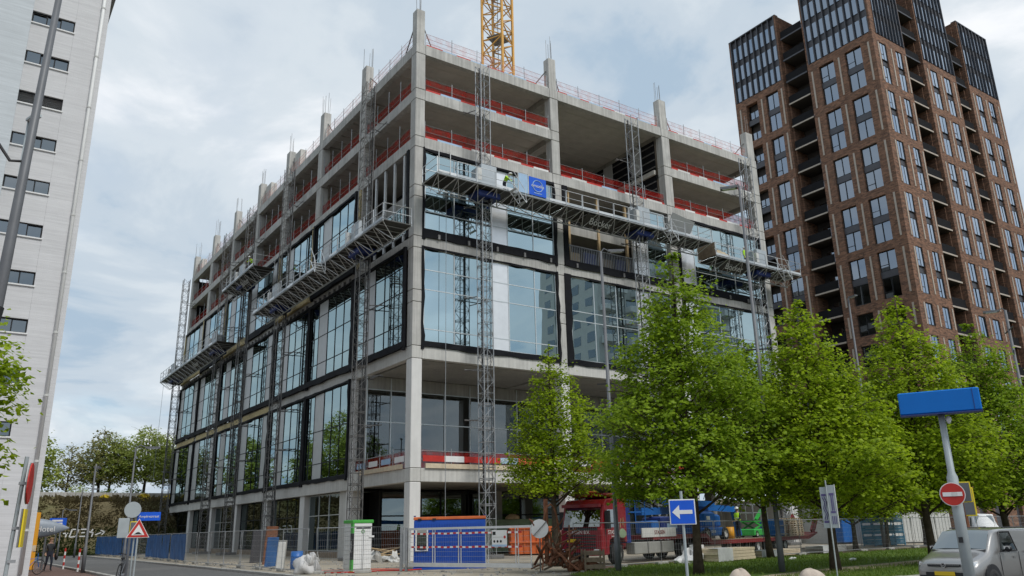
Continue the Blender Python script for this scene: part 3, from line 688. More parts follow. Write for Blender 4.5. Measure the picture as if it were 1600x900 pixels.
# ---------------------------------------------------------------- safety barriers on the open edges
ORD = ['first', 'second', 'third', 'fourth', 'fifth', 'sixth', 'seventh']
def barriers():
    g = random.Random(21)
    def run(face, a0, a1, z, lab, roof, tall=1.25, boards=True, net=None):
        p0 = fp(face, (a0+a1)/2, -.2, z); root = thing('safety_barrier', lab, 'barrier', p0, 'edge protection barriers on the unfinished building')
        n = max(3, round((a1-a0)/2.1)); st = (a1-a0)/n
        for i in range(n+1):
            h = tall*g.uniform(.92, 1.08)
            MB().tube(fp(face, a0+i*st, -.2, z), fp(face, a0+i*st+g.uniform(-.03, .03), -.2, z+h), .028, 5).build('post', 'galv', root)
        for zz in ((.55, 1.05) if not roof else (.35, .7, 1.05)):
            MB().tube(fp(face, a0, -.2, z+zz), fp(face, a1, -.2, z+zz+g.uniform(-.04, .04)), .013 if roof else .024, 4).build('rail', 'pink' if roof else 'galv', root)
        nt = MB(); k = n*3
        P = []
        for i in range(k+1):
            a = a0+(a1-a0)*i/k; dd = -.25+g.uniform(-.06, .03); P += [fp(face, a, dd, z+.03), fp(face, a, dd+.03, z+1.08+g.uniform(-.10, .05))]
        nt.add(P, [(2*i, 2*i+2, 2*i+3, 2*i+1) for i in range(k)]).build('net', net or ('rednet_l' if roof else 'rednet'), root)
        if boards:
            a = a0; q = 0
            while a < a1-.3:
                w = min(g.uniform(1.0, 2.2), a1-a); m = 'red' if q % 2 == 0 else g.choice(('white', 'paleblue', 'offwhite'))
                if q % 2 == 0: w = min(w*.7, a1-a)
                fbox(MB(), face, a, a+w-.02, -.1, -.06, z+.005, z+(.09 if roof else .15)).build('toe_board', m, root); a += w; q += 1
        return root
    nm = {'R': 'roof edge', '7': 'open top floor', '6': 'floor above the glazing'}
    for l in ('R', '7', '6'):
        for i in range(3):
            if l == '7' and i == 1: continue
            run('R', RX[i][1]+.1, RX[i+1][0]-.1, LV[l], f'red netting on the {nm[l]}, {ORD[i]} bay right of the corner column', l == 'R')
        for i in range(7):
            run('L', LY[i][1]+.1, LY[i+1][0]-.1, LV[l], f'red netting on the {nm[l]}, {ORD[i]} bay left of the corner column', l == 'R', 1.9 if l != 'R' else 1.25, boards=False)
    r = run('L', .8, 8.5, LV['1'], 'red netting barrier with labelled boards on the first floor left of the white corner column', False, 1.3, False)
    for k in range(4): fbox(MB(), 'L', 1.1+k*1.9, 2.4+k*1.9, -.16, -.13, LV['1']+.45, LV['1']+.8).build('label_board', ('white', 'paleblue')[k % 2], r)
    for i in range(3):
        r = run('R', RX[i][1]+.1, RX[i+1][0]-.1, LV['1'], f'red boards along the first floor balcony, {ORD[i]} bay right of the corner column', False, 1.3, False, None)
        a = RX[i][1]+.2; q = 0
        while a < RX[i+1][0]-.6:
            w = (1.5, 1.4, 1.2)[q % 3]; w = min(w, RX[i+1][0]-.15-a)
            b = fbox(MB(), 'R', a, a+w-.01, -.16, -.12, LV['1']+.42, LV['1']+.78).build('label_board', ('red', 'white', 'red', 'red', 'paleblue', 'red_o')[(q+i) % 6], r)
            if q == 4 and i == 0: put_text('COMBISAFE', .26, 'white', r, (a+w/2, .11, LV['1']+.61))
            a += w; q += 1
barriers()
# ---------------------------------------------------------------- mast climbing work platforms
def make_mast(h, m1, m2):
    s = .36; root = empty('lattice_mast')
    for sx in (-1, 1):
        for sy in (-1, 1): MB().tube((sx*s, sy*s, 0), (sx*s, sy*s, h), .036, 6).build('chord', m1, root)
    lat = MB(); n = int(h/.75); q = h/n; c = [(-s, -s), (s, -s), (s, s), (-s, s)]
    for i in range(n):
        for k in range(4):
            (x0, y0), (x1, y1) = c[k], c[(k+1) % 4]; z = i*q
            lat.tube((x0, y0, z), (x1, y1, z), .019, 4, cap=False)
            if i % 2 == 0: lat.tube((x0, y0, z+.09), (x1, y1, z+.09), .019, 4, cap=False)
            a, b = ((x0, y0), (x1, y1)) if (i+k) % 2 else ((x1, y1), (x0, y0))
            lat.tube((*a, z), (*b, z+q), .015, 4, cap=False)
    lat.build('lattice', m1, root, kind='stuff')
    MB().box(-.05, .05, s+.02, s+.07, 0, h).build('gear_rack', m2, root)
    MB().tube((.12, -s-.04, 0), (.12, -s-.04, h*.72), .02, 5).build('power_cable', 'black', root)
    cb(-.7, .7, -.7, .7, 0, .22, c=.02).build('base_frame', 'galv_d', root)
    for z in (8.2, 11.4, 16.2, 22.6, 29.8):
        t = MB(); t.tube((-s, s, z), (-.75, 1.35, z+.05), .035, 5); t.tube((s, s, z), (.75, 1.35, z+.05), .035, 5); t.tube((-.95, 1.05, z+.05), (.95, 1.05, z+.05), .035, 5)
        t.build('wall_tie', 'galv_d', root)
    return root
mA = make_mast(33.3, 'galv', 'black'); mB = make_mast(33.0, 'galv_d', 'black'); used = set()
for (px, py, rz, src, lab) in [
    (4.55, -1.35, 0, mA, 'pale lattice mast nearest the corner column on the right facade, beside the blue container'),
    (18.75, -1.35, 0, mA, 'middle of the three pale lattice masts on the right facade'),
    (32.45, -1.35, 0, mA, 'pale lattice mast at the far right end of the right facade'),
    (-1.35, 4.8, -PI/2, mB, 'dark lattice mast nearest the corner column on the left facade'),
    (-1.35, 21.6, -PI/2, mB, 'second dark lattice mast from the corner column on the left facade'),
    (-1.35, 32.6, -PI/2, mB, 'third dark lattice mast from the corner column, behind the short high platform'),
    (-1.35, 41.1, -PI/2, mB, 'fourth dark lattice mast from the corner column on the left facade'),
    (-1.35, 60.0, -PI/2, mB, 'dark lattice mast at the far left end of the left facade, against the sky')]:
    o = src if src.name not in used else copy_tree(src); used.add(src.name)
    place(o, (px, py, 0), rz); tag(o, lab, 'mast', 'lattice masts of the work platforms')

def platform(Lg, masts, lab, loc, rz, letters=None, extra=None, steps=None, g=random.Random(4), open_end=False):
    """local: x along the facade from 0 to Lg, facade plane at y=0, deck top at z=0"""
    root = thing('work_platform', lab, 'platform', (0, 0, 0), 'work platforms hung on the masts'); yo, yi, ym, zb = -2.6, -.62, -1.5, -.95
    n = max(3, round(Lg/1.5)); st = Lg/n
    for i in range(n): bx(i*st+.01, (i+1)*st-.01, yo+.03, yi-.03, -.07, -.01).build('deck_plate', 'deck' if i % 2 else 'deckdark', root)
    for p, q in (((0, yo, -.1), (Lg, yo, -.1)), ((0, yi, -.1), (Lg, yi, -.1)), ((.6, ym, zb), (Lg-.6, ym, zb))): MB().tube(p, q, .05, 6).build('truss_chord', 'galv', root)
    br = MB()
    for i in range(n):
        x0, xm, x1 = i*st, (i+.5)*st, (i+1)*st
        for y in (yo, yi):
            br.tube((x0+.08, y, -.1), (xm, ym, zb), .026, 5, cap=False); br.tube((x1-.08, y, -.1), (xm, ym, zb), .026, 5, cap=False)
        br.tube((x0, yo, -.12), (x0, yi, -.12), .03, 5, cap=False); br.tube((xm, yo, -.12), (xm, yi, -.12), .025, 5, cap=False)
        br.tube((x0+.1, yo, -.1), (x0+.1, ym, zb+.02), .022, 4, cap=False)
    br.build('truss_bracing', 'alu', root, kind='stuff')
    for i in range(n):
        x0, x1 = i*st+.04, (i+1)*st-.04; f = MB()
        f.path([(x0, yo, 0), (x0, yo, 1.08), (x1, yo, 1.08), (x1, yo, 0)], .026, 5); f.tube((x0, yo, .55), (x1, yo, .55), .02, 5)
        f.build('guard_frame', 'alu' if i % 3 else 'galv', root)
        bx(x0, x1, yo-.015, yo+.015, .01, .19).build('toe_board', 'alu' if i % 3 == 0 else 'drive', root)
    for x in (.02, Lg-.02):
        f = MB(); f.path([(x, yo, 0), (x, yo, 1.08), (x, yi, 1.08), (x, yi, 0)], .026, 5); f.tube((x, yo, .55), (x, yi, .55), .02, 5); f.build('guard_frame', 'alu', root)
    for mx in masts:
        cb(mx-.62, mx+.62, -2.05, -1.78, 0, 1.75, c=.03).build('drive_cover', 'drive', root); cb(mx-.62, mx-.52, -1.76, -.75, 0, 1.7, c=.02).build('drive_cover', 'drive', root)
        cb(mx-1.05, mx-.72, -2.3, -1.95, .35, 1.25, c=.03).build('control_box', 'offwhite', root)
        b = cb(mx-.9, mx+.9, -2.1, -.75, -.62, -.16, c=.08).build('drive_motor', 'blue_d', root)
        MB().tube((mx+.2, -2.0, -.75), (mx+.2, -1.0, -.75), .12, 8).build('wheel', 'black', b)
    for sx in steps or []:
        for xx in (.75, 0):
            f = MB(); f.tube((sx, yo-.08-xx, 1.0), (sx+.9, yo-.08-xx, -.15), .022, 5); f.tube((sx, yo-.08-xx, .05), (sx+1.0, yo-.08-xx, -1.05), .03, 5); f.tube((sx+.9, yo-.08-xx, -.15), (sx+1.0, yo-.08-xx, -1.05), .022, 5)
            s = f.build('stair_side', 'alu', root)
        for k in range(4): bx(sx+.12+k*.24, sx+.36+k*.24, yo-.82, yo-.1, -.16-k*.26, -.13-k*.26).build('tread', 'alu', s)
    for lx in letters or []:
        bd = MB().add([(lx-1.5, yo+.12, -.2), (lx+1.5, yo+.12, -.2), (lx+1.5, ym-.15, zb+.12), (lx-1.5, ym-.15, zb+.12)], [(0, 1, 2, 3)]).build('name_board', 'deckdark', root)
        t = put_text('Böcker', .72, 'offwhite', root, (lx, -2.2, -.54), 0, 'name_letters'); t.rotation_euler = (-math.atan2(.83, .63)+PI/2, 0, 0); t.location = (lx, -2.13, -.58)
    if extra: extra(root)
    place(root, loc, rz); return root
def extra4(root):
    cb(7.15, 8.6, -2.68, -2.64, .05, 1.4, c=.005).build('banner', 'blue', root)
    rg = MB(); rg.path([(7.87+.42*math.cos(a*PI/12), -2.69, .78+.42*math.sin(a*PI/12)) for a in range(24)], .03, 5, closed=True); rg.build('banner_ring', 'paleblue', root)
    put_text('orsoslie', .34, 'white', root, (7.87, -2.70, .78), 0, 'banner_lettering'); bx(7.55, 8.2, -2.695, -2.685, .22, .27).build('banner_line', 'paleblue', root)
    bx(6.3, 7.05, -2.66, -2.62, .05, 1.45).build('sheet_panel', 'paleblue', root); 
    for x in (.1, 6.25):
        f = MB(); f.path([(x, -2.66, .05), (x, -2.66, 1.5), (x+.85, -2.66, 1.5), (x+.85, -2.66, .05)], .03, 5, closed=True); f.build('white_frame', 'white', root)
    MB().obox((22.7, -1.7, 1.05), (2.6, .06, 1.7), Matrix.Rotation(.5, 3, 'X') @ Matrix.Rotation(.12, 3, 'Y')).build('leaning_board', 'panel_w', root)
platform(25.25, [4.3, 18.5], 'long grey work platform with blue banner on the right facade', (.25, 0, 23.5), 0, letters=[13.9], extra=extra4, steps=[5.35, 19.6])
def extra5(root):
    for i in range(3): bx(.2+i*.5, .7+i*.5, -2.55, -.8, .02, .5-.1*i).build('board_stack', 'wood_p', root)
    bx(-.03, .0, -2.55, -.7, .02, 1.1).build('mesh_panel', 'wood_o', root)
    for i in range(2): bx(2+i*1.6, 3.3+i*1.6, -1.5, -.9, .02, .35).build('board_stack', 'wood', root)
platform(10.85, [6.5], 'shorter grey work platform overhanging the right end of the right facade', (25.9, 0, 22.5), 0, letters=[2.6], extra=extra5, steps=[7.4])
def extra1(root):
    for i in range(6): bx(7+i*2.2, 8.1+i*2.2, -1.0, -.8, .02, 1.0+.3*(i % 2)).build('leaning_board', ('wood_o', 'panel_g', 'offwhite')[i % 3], root)
platform(26.4, [20.7, 3.9], 'long grey work platform beside the corner column on the left facade', (0, 25.5, 20.3), -PI/2, letters=[], extra=extra1, steps=[16.2])
platform(10.2, [4.2], 'short high work platform on the left facade, above the other two', (0, 36.8, 25.2), -PI/2, letters=[6.3])
platform(26.1, [22.3, 3.4], 'far left long work platform projecting past the end of the left facade', (0, 63.4, 20.3), -PI/2, letters=[16.0])

# hoist ropes
for p, q, lab in (((2.2, -.35, 0.2), (2.2, -.35, 23.3), 'thin vertical steel rope hanging by the corner column on the right facade'), ((-2.3, 63.0, 8), (-2.2, 63.2, 19.8), 'thin slack rope hanging from the far left platform')):
    r = MB().tube(p, q, .018, 5).build('rope', 'galv'); tag(r, lab, 'rope')

# ---------------------------------------------------------------- tower crane
def crane():
    root = thing('tower_crane', 'yellow lattice tower crane mast rising behind the roof', 'crane', (16.2, 14, 0)); s = 1.12; h0, h1 = 0, 62
    rot = Matrix.Rotation(R(28), 3, 'Z'); c = [rot @ Vector((a*s, b*s, 0))+Vector((16.2, 14, 0)) for a, b in ((-1, -1), (1, -1), (1, 1), (-1, 1))]
    for p in c: MB().bar(p+Vector((0, 0, 30)), p+Vector((0, 0, h1)), .2).build('chord', 'crane', root)
    for k in range(4):
        lat = MB(); z = 30.; i = 0
        while z < h1-1.5:
            p, q = c[k], c[(k+1) % 4]; a, b = (p, q) if i % 2 else (q, p); e = Vector((0, 0, 1))
            lat.tube(a+e*z, b+e*(z+1.5), .07, 5); lat.tube(p+e*z, q+e*z, .05, 5); z += 1.5; i += 1
        lat.build('lattice_face', 'crane', root)
    ld = MB(); o = Vector((16.2, 14, 0))
    for dx in (-.25, .25): ld.tube(o+Vector((dx, .3, 30)), o+Vector((dx, .3, h1)), .035, 5)
    for i in range(100): ld.tube(o+Vector((-.25, .3, 30+i*.32)), o+Vector((.25, .3, 30+i*.32)), .02, 4)
    ld.build('ladder', 'galv_d', root)
    for z in (36.5, 42.5, 48.5, 54.5):
        MB().obox(o+Vector((.1, 0, z)), (1.8, 1.7, .06), rot).build('rest_deck', 'galv_d', root)
    MB().tube(o+Vector((.3, -.4, 47)), o+Vector((.3, -.4, 62)), .09, 6).build('cable_bundle', 'black', root)
crane()
# ---------------------------------------------------------------- brick apartment tower
def tower():
    X0, Y0 = 56.8, -2.0
    T = thing('apartment_tower', 'tall brown brick apartment tower with dark glazed crown and recessed balconies', 'building', (X0, Y0, 0))
    # local frame with origin at the street corner; L face: a = distance along +y, R face: a = distance along +x
    def bxf(mb, f, a0, a1, d0, d1, z0, z1):
        A = (a0, a1, -d1, -d0, z0, z1) if f == 'R' else (-d1, -d0, a0, a1, z0, z1)
        return mb.box(X0+A[0], X0+A[1], Y0+A[2], Y0+A[3], A[4], A[5])
    g = random.Random(9)
    ZB = [54.75-6.2*k for k in range(6)]                       # brick bands, two storeys apart
    floors = []                                               # (z0,z1) window pairs
    for k in range(5): zb = ZB[k+1]; floors += [(zb+.5, zb+2.75), (zb+3.5, zb+5.72)]
    low = [(20.85, 23.2), (17.3, 19.7), (13.8, 16.2), (10.3, 12.7)]
    bands = [(z-.5, z+.47) for z in ZB]+[(19.75, 20.8), (16.25, 17.25), (12.75, 13.75), (9.2, 10.25)]
    # window prototypes (local: facing -y, centred in x, base z)
    proto = {}
    def wproto(w, h, kind):
        k = (round(w, 2), round(h, 2), kind)
        if k not in proto:
            fr = MB(); fr.box(-w/2, w/2, -.03, .05, 0, .07); fr.box(-w/2, w/2, -.03, .05, h-.07, h); fr.box(-w/2, -w/2+.07, -.03, .05, .07, h-.07); fr.box(w/2-.07, w/2, -.03, .05, .07, h-.07)
            fr.box(-.035, .035, -.03, .05, .07, h-.07)
            if kind: fr.box(-w/2+.07, -.035, -.03, .05, h*.3, h*.3+.06)
            proto[k] = (fr.mesh('window', ('mull_d',)), bx(0, w/2-.11, -.006, .006, .075, h-.075).mesh('pane', ('glass_t',)), bx(-w/2+.09, w/2-.09, .32, .34, .1, h-.1).mesh('curtain', ('curtain',)))
        return proto[k]
    def window(f, a, z, w, h, d):
        fm, pm, cm = wproto(w, h, g.random() < .35); rz = 0 if f == 'R' else -PI/2
        loc = (a, -d, z) if f == 'R' else (-d, a, z)
        o = link('window', fm, None, T, loc, rz)
        for s in (-1, 1):
            p = link('pane', pm, None, o, (.075 if s > 0 else -w/2+.035, 0, 0)); p.rotation_euler = (g.gauss(0, .006), 0, g.gauss(0, .012))
        q = g.random()
        if q < .28: link('curtain', cm, None, o, (0, 0, 0))
        elif q < .5: link('blind', cm, None, o, (0, 0, h*g.uniform(.45, .7)), 0, (1, 1, .32))
        elif q < .62: link('curtain', cm, None, o, (g.choice((-1, 1))*w*.3, 0, 0), 0, (.38, 1, 1))
        return o
    WD = -.28
    def block(f, a0, a1, wins, strips, crown_top, loggia=None, cols=8, rows=3):
        edges = [a0]; 
        for w0, w1 in wins: edges += [w0, w1]
        edges.append(a1)
        for i in range(0, len(edges), 2):
            bxf(MB(), f, edges[i], edges[i+1], -.6, 0, 0, 54.28).build('brick_pier', 'brick', T)
        for (z0, z1) in bands:
            for (w0, w1) in wins: bxf(MB(), f, w0+.003, w1-.003, -.6, -.008, z0, z1).build('brick_band', 'brick', T)
        bxf(MB(), f, a0, a1, -.6, .002, 54.29, 55.2).build('brick_band', 'brick', T)
        for wi, (w0, w1) in enumerate(wins):
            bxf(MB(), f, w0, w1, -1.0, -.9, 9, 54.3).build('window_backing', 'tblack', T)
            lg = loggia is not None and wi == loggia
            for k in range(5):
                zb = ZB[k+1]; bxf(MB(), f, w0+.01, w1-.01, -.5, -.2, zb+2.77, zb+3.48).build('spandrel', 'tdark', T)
            for (z0, z1) in floors+low:
                if lg:
                    window(f, (w0+w1)/2, z0, w1-w0-.06, (z1-z0)*.55, -.45); bxf(MB(), f, w0+.03, w1-.03, -.3, -.26, z0, z0+.1).build('loggia_rail', 'railing', T)
                else: window(f, (w0+w1)/2, z0, w1-w0-.04, z1-z0, WD if f == 'L' else -.10)
        for s in strips:
            for k in range(5): zb = ZB[k+1]; bxf(MB(), f, s-.1, s+.1, -.05, .06, zb+.62, zb+5.55).build('stone_strip', 'stone', T)
            for z0, z1 in low: bxf(MB(), f, s-.1, s+.1, -.05, .06, z0, z1).build('stone_strip', 'stone', T)
        # dark glazed crown
        c0, c1 = a0+.28, a1-.28
        bxf(MB(), f, a0, a0+.27, -.6, 0, 55.21, crown_top).build('brick_pier', 'brick', T); bxf(MB(), f, a1-.27, a1, -.6, 0, 55.21, crown_top).build('brick_pier', 'brick', T)
        bxf(MB(), f, c0, c1, -.55, -.12 if f == 'R' else -.3, 55.21, crown_top-.05).build('crown_backing', 'tdark', T)
        bxf(MB(), f, a0, a1, -.62, .03, crown_top, crown_top+.14).build('coping', 'tdark', T)
        w = (c1-c0)/cols; H = 3.0
        for k in range(cols+1): bxf(MB(), f, c0+k*w-.06, c0+k*w+.06, -.3, (.09 if f == 'R' else .04), 55.22, crown_top-.02).build('fin', 'tdark', T)
        pm = bx(.08, w-.08, -.006, .006, 0, 2.05).mesh('crown_pane', ('glass_t',))
        z = 55.45
        while z+2.1 < crown_top:
            for k in range(cols):
                a = c0+k*w
                if f == 'R': p = link('crown_pane', pm, None, T, (a, .06, z))
                else: p = link('crown_pane', pm, None, T, (.2, a+w, z), -PI/2)
                p.rotation_euler = (g.gauss(0, .006), 0, p.rotation_euler[2]+g.gauss(0, .012))
            z += H
    def slot(f, a0, a1, top):
        dp = 2.6
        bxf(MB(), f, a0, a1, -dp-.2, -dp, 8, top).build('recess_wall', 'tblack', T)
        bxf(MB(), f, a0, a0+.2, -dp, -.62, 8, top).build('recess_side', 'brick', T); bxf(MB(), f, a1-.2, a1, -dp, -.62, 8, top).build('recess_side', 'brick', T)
        z = 10.2
        zs = [10.2, 13.7, 17.2, 20.7]+[23.75+3.1*k for k in range(14)]
        for z in zs:
            if z > top-1.5: continue
            b = bxf(MB(), f, a0+.22, a1-.22, -dp, -.27, z-.16, z+.02).build('balcony', 'tblack', T); bxf(MB(), f, a0+.22, a1-.22, -.268, -.2, z-.15, z+.03).build('slab_edge', 'stone' if z < 54 else 'tdark', b)  # recess shade put into the slab's colour, its front edge kept lighter
            bxf(MB(), f, a0+.24, a1-.24, -.34, -.3, z+.05, z+1.05).build('balustrade', 'railing', b)
            d = bxf(MB(), f, a0+.7, a1-.9, -dp+.02, -dp+.06, z+.1, z+2.2).build('balcony_door', 'glass_t', b)
        return
    block('L', 0, 8.6, [(1.58, 3.65), (5.12, 7.12)], [.62, 4.42, 8.05], 70.5, cols=9)
    slot('L', 8.6, 12.15, 63.4)
    block('L', 12.15, 19.8, [(13.14, 15.02), (16.35, 18.15)], [12.55, 15.65, 19.1], 64.6, loggia=1)
    block('R', .62, 6.8, [(1.25, 2.6), (4.5, 5.85)], [.92, 3.55, 6.45], 70.5)
    slot('R', 6.8, 10.6, 64)
    block('R', 10.6, 18.2, [(12.0, 13.55), (15.1, 16.65)], [11.3, 14.35, 17.4], 67.0)
    slot('R', 18.2, 21.4, 64)
    block('R', 21.4, 29.4, [(22.9, 24.4), (26.1, 27.6)], [22.1, 25.3, 28.6], 64.6)
    # solid mass behind the facades
    for (x0, x1, y0, y1, z) in ((.62, 6.75, .62, 8.55, 70.4), (2.9, 29.2, 8.6, 19.6, 63.2), (10.65, 18.1, .64, 8.6, 66.9), (21.45, 29.3, .64, 8.6, 64.5), (.64, 8, 12.2, 19.7, 64.5), (6.8, 22, 2.85, 8.6, 63.3)):
        bx(X0+x0+.45, X0+x1, Y0+y0+.45, Y0+y1, 0, z).build('core', 'tblack', T)
    for (x0, x1, y0, y1, z) in ((.62, 6.8, 8.3, 8.6, 70.5), (6.5, 6.8, .6, 8.6, 70.5), (10.6, 10.9, .62, 8.6, 67), (17.9, 18.2, .62, 8.6, 67), (21.4, 21.7, .62, 8.6, 64.6), (29.1, 29.4, .62, 19.8, 64.6), (.62, 8, 12.15, 12.45, 64.6), (.62, 29.4, 19.5, 19.8, 64.6)):
        bx(X0+x0, X0+x1, Y0+y0, Y0+y1, 8, z-.02).build('brick_side', 'brick', T)
    # street-level podium
    bx(X0+.3, X0+29, Y0+.3, Y0+19, 0, 9.3).build('podium', 'tdark', T)
    for k in range(9): bx(X0+k*3.3, X0+k*3.3+.9, Y0-.05, Y0+.6, 0, 9.2).build('brick_pier', 'brick', T)
    for k in range(6): bx(X0-.05, X0+.6, Y0+k*3.7, Y0+k*3.7+.9, 0, 9.2).build('brick_pier', 'brick', T)
tower()

# ---------------------------------------------------------------- white block of flats, left
def white_block():
    y = -.7; xr = -19.0
    B = thing('apartment_block', 'tall white block of flats with small ribbon windows and a white downpipe', 'building', (xr, y, 0))
    w0, w1 = -22.45, -20.5
    zs = [27.1+2.33*2, 27.1+2.33, 27.1, 24.77, 22.5, 20.2, 17.88, 15.6, 13.2, 10.88, 8.5, 6.1]
    H = 44; h = .68
    # the wall is built round its window openings
    bx(w1, xr, y, y+16, -.1, H).build('wall', 'wallwhite', B)
    bx(w0, w1-.002, y+.35, y+16, -.1, H).build('wall', 'wallwhite', B)
    prev = -.1
    for z in sorted(zs):
        bx(w0+.002, w1-.004, y, y+.348, prev, z).build('wall_band', 'wallwhite', B); prev = z+h
    bx(w0+.002, w1-.004, y, y+.348, prev, H).build('wall_band', 'wallwhite', B)
    bx(-60, w0, y-1.0, y+16, -.1, H).build('wall', 'wallwhite2', B)
    for i, z in enumerate(zs):
        fr = MB(); a, b = w0+.02, w1-.02
        fr.box(a, b, y+.1, y+.17, z+.01, z+.05); fr.box(a, b, y+.1, y+.17, z+h-.05, z+h-.01)
        for x in (a, a+(b-a)*.33, a+(b-a)*.66, b-.04): fr.box(x, x+.04, y+.1, y+.17, z+.05, z+h-.05)
        o = fr.build('window', 'mull_d', B)
        if i == 4:
            for k in range(6): MB().obox(((a+b)/2, y+.13, z+.1+k*.1), (b-a-.1, .09, .015), Matrix.Rotation(.6, 3, 'X')).build('louvre', 'pole', o)
        else:
            for k in range(3):
                x0 = a+(b-a)*(.02+.33*k); p = bx(x0+.02, x0+(b-a)*.31, y+.13, y+.142, z+.055, z+h-.055).build('pane', 'glass_w', o); p.rotation_euler = (rnd.gauss(0, .003), 0, rnd.gauss(0, .004))
        cb(a-.05, b+.06, y-.07, y+.12, z-.07, z+.005, c=.01).build('sill', 'white', o)
    pipe = MB().tube((xr-.32, y-.1, .2), (xr-.32, y-.1, H), .085, 10).build('downpipe', 'white', B, smooth=True)
    for z in range(2, 42, 3): MB().tube((xr-.32, y-.1, z), (xr-.32, y-.1, z+.08), .105, 10).build('pipe_bracket', 'offwhite', pipe)
    for z in (32.6, 36.5, 40.5):     # balconies round the side
        b = bx(xr, xr+.55, y+2.2, y+9, z, z+.2).build('balcony', 'panel_g', B); bx(xr+.5, xr+.55, y+2.2, y+9, z+.2, z+1.2).build('balustrade', 'panel_g', b)
white_block()

# ---------------------------------------------------------------- flats across the square, seen only as a mirror image in the right facade
def mirrored_flats():
    B = thing('balcony_flats', 'white balconied flats mirrored in the second and third bay of glass', 'building', (70, -62, 0))
    bx(70, 106, -80, -63, 0, 52).build('wall', 'offwhite', B)
    for k in range(16):
        z = 2.5+k*3.1
        for j in range(6):
            x = 70.6+j*6+(1.6 if k % 2 else 0); cb(x, x+3.6, -62.98, -61.2, z, z+1.15, c=.03).build('balcony', 'white', B); bx(x+.4, x+3.2, -62.99, -62.95, z+1.2, z+2.7).build('window', 'glass_w', B)
    for j, y in enumerate((-66, -70, -74, -78)):
        for k in range(16): bx(69.95, 69.99, y, y+2, 3.6+k*3.1, 5.2+k*3.1).build('window', 'glass_w', B)
mirrored_flats()
# ---------------------------------------------------------------- trees
LEAF = M_leaf('linden_leaf', (.165, .255, .008), (.42, .545, .028), .56)
LEAFB = M_leaf('linden_leaf_deeper', (.13, .22, .010), (.355, .49, .034), .56)
LEAF2 = M_leaf('maple_leaf', (.06, .11, .01), (.16, .24, .03), .42)
LEAF_BG = M_leaf('far_leaf', (.23, .29, .06), (.46, .52, .12), .5)
LEAF_BG2 = M_leaf('far_leaf_bronze', (.22, .21, .085), (.35, .335, .14), .5)
YEL = M_leaf('broom_flower', (.55, .40, .01), (.80, .62, .02), .2)
def leaf_quad(mb, p, n, s, g, droop=.5):
    """one leaf: folded diamond, hanging"""
    a = g.uniform(0, 2*PI); d = Vector((math.cos(a), math.sin(a), -droop*g.uniform(.2, 1.6))).normalized()
    side = d.cross(n)
    if side.length < .05: side = d.cross(Vector((1, .3, .2)))
    side.normalize(); up = side.cross(d)*(s*.12)
    mb.add([p, p+d*s*.5+side*s*.42-up, p+d*s, p+d*s*.5-side*s*.42-up], [(0, 1, 2), (0, 2, 3)])
def crown_profile(t, kind):
    """radius factor over height 0..1"""
    if kind == 'linden': return max(.03, min(1, .66+t*2.0)*(1-t)**.80*1.13)
    return max(.05, math.sin(PI*min(1, .18+t*.82))**.6)
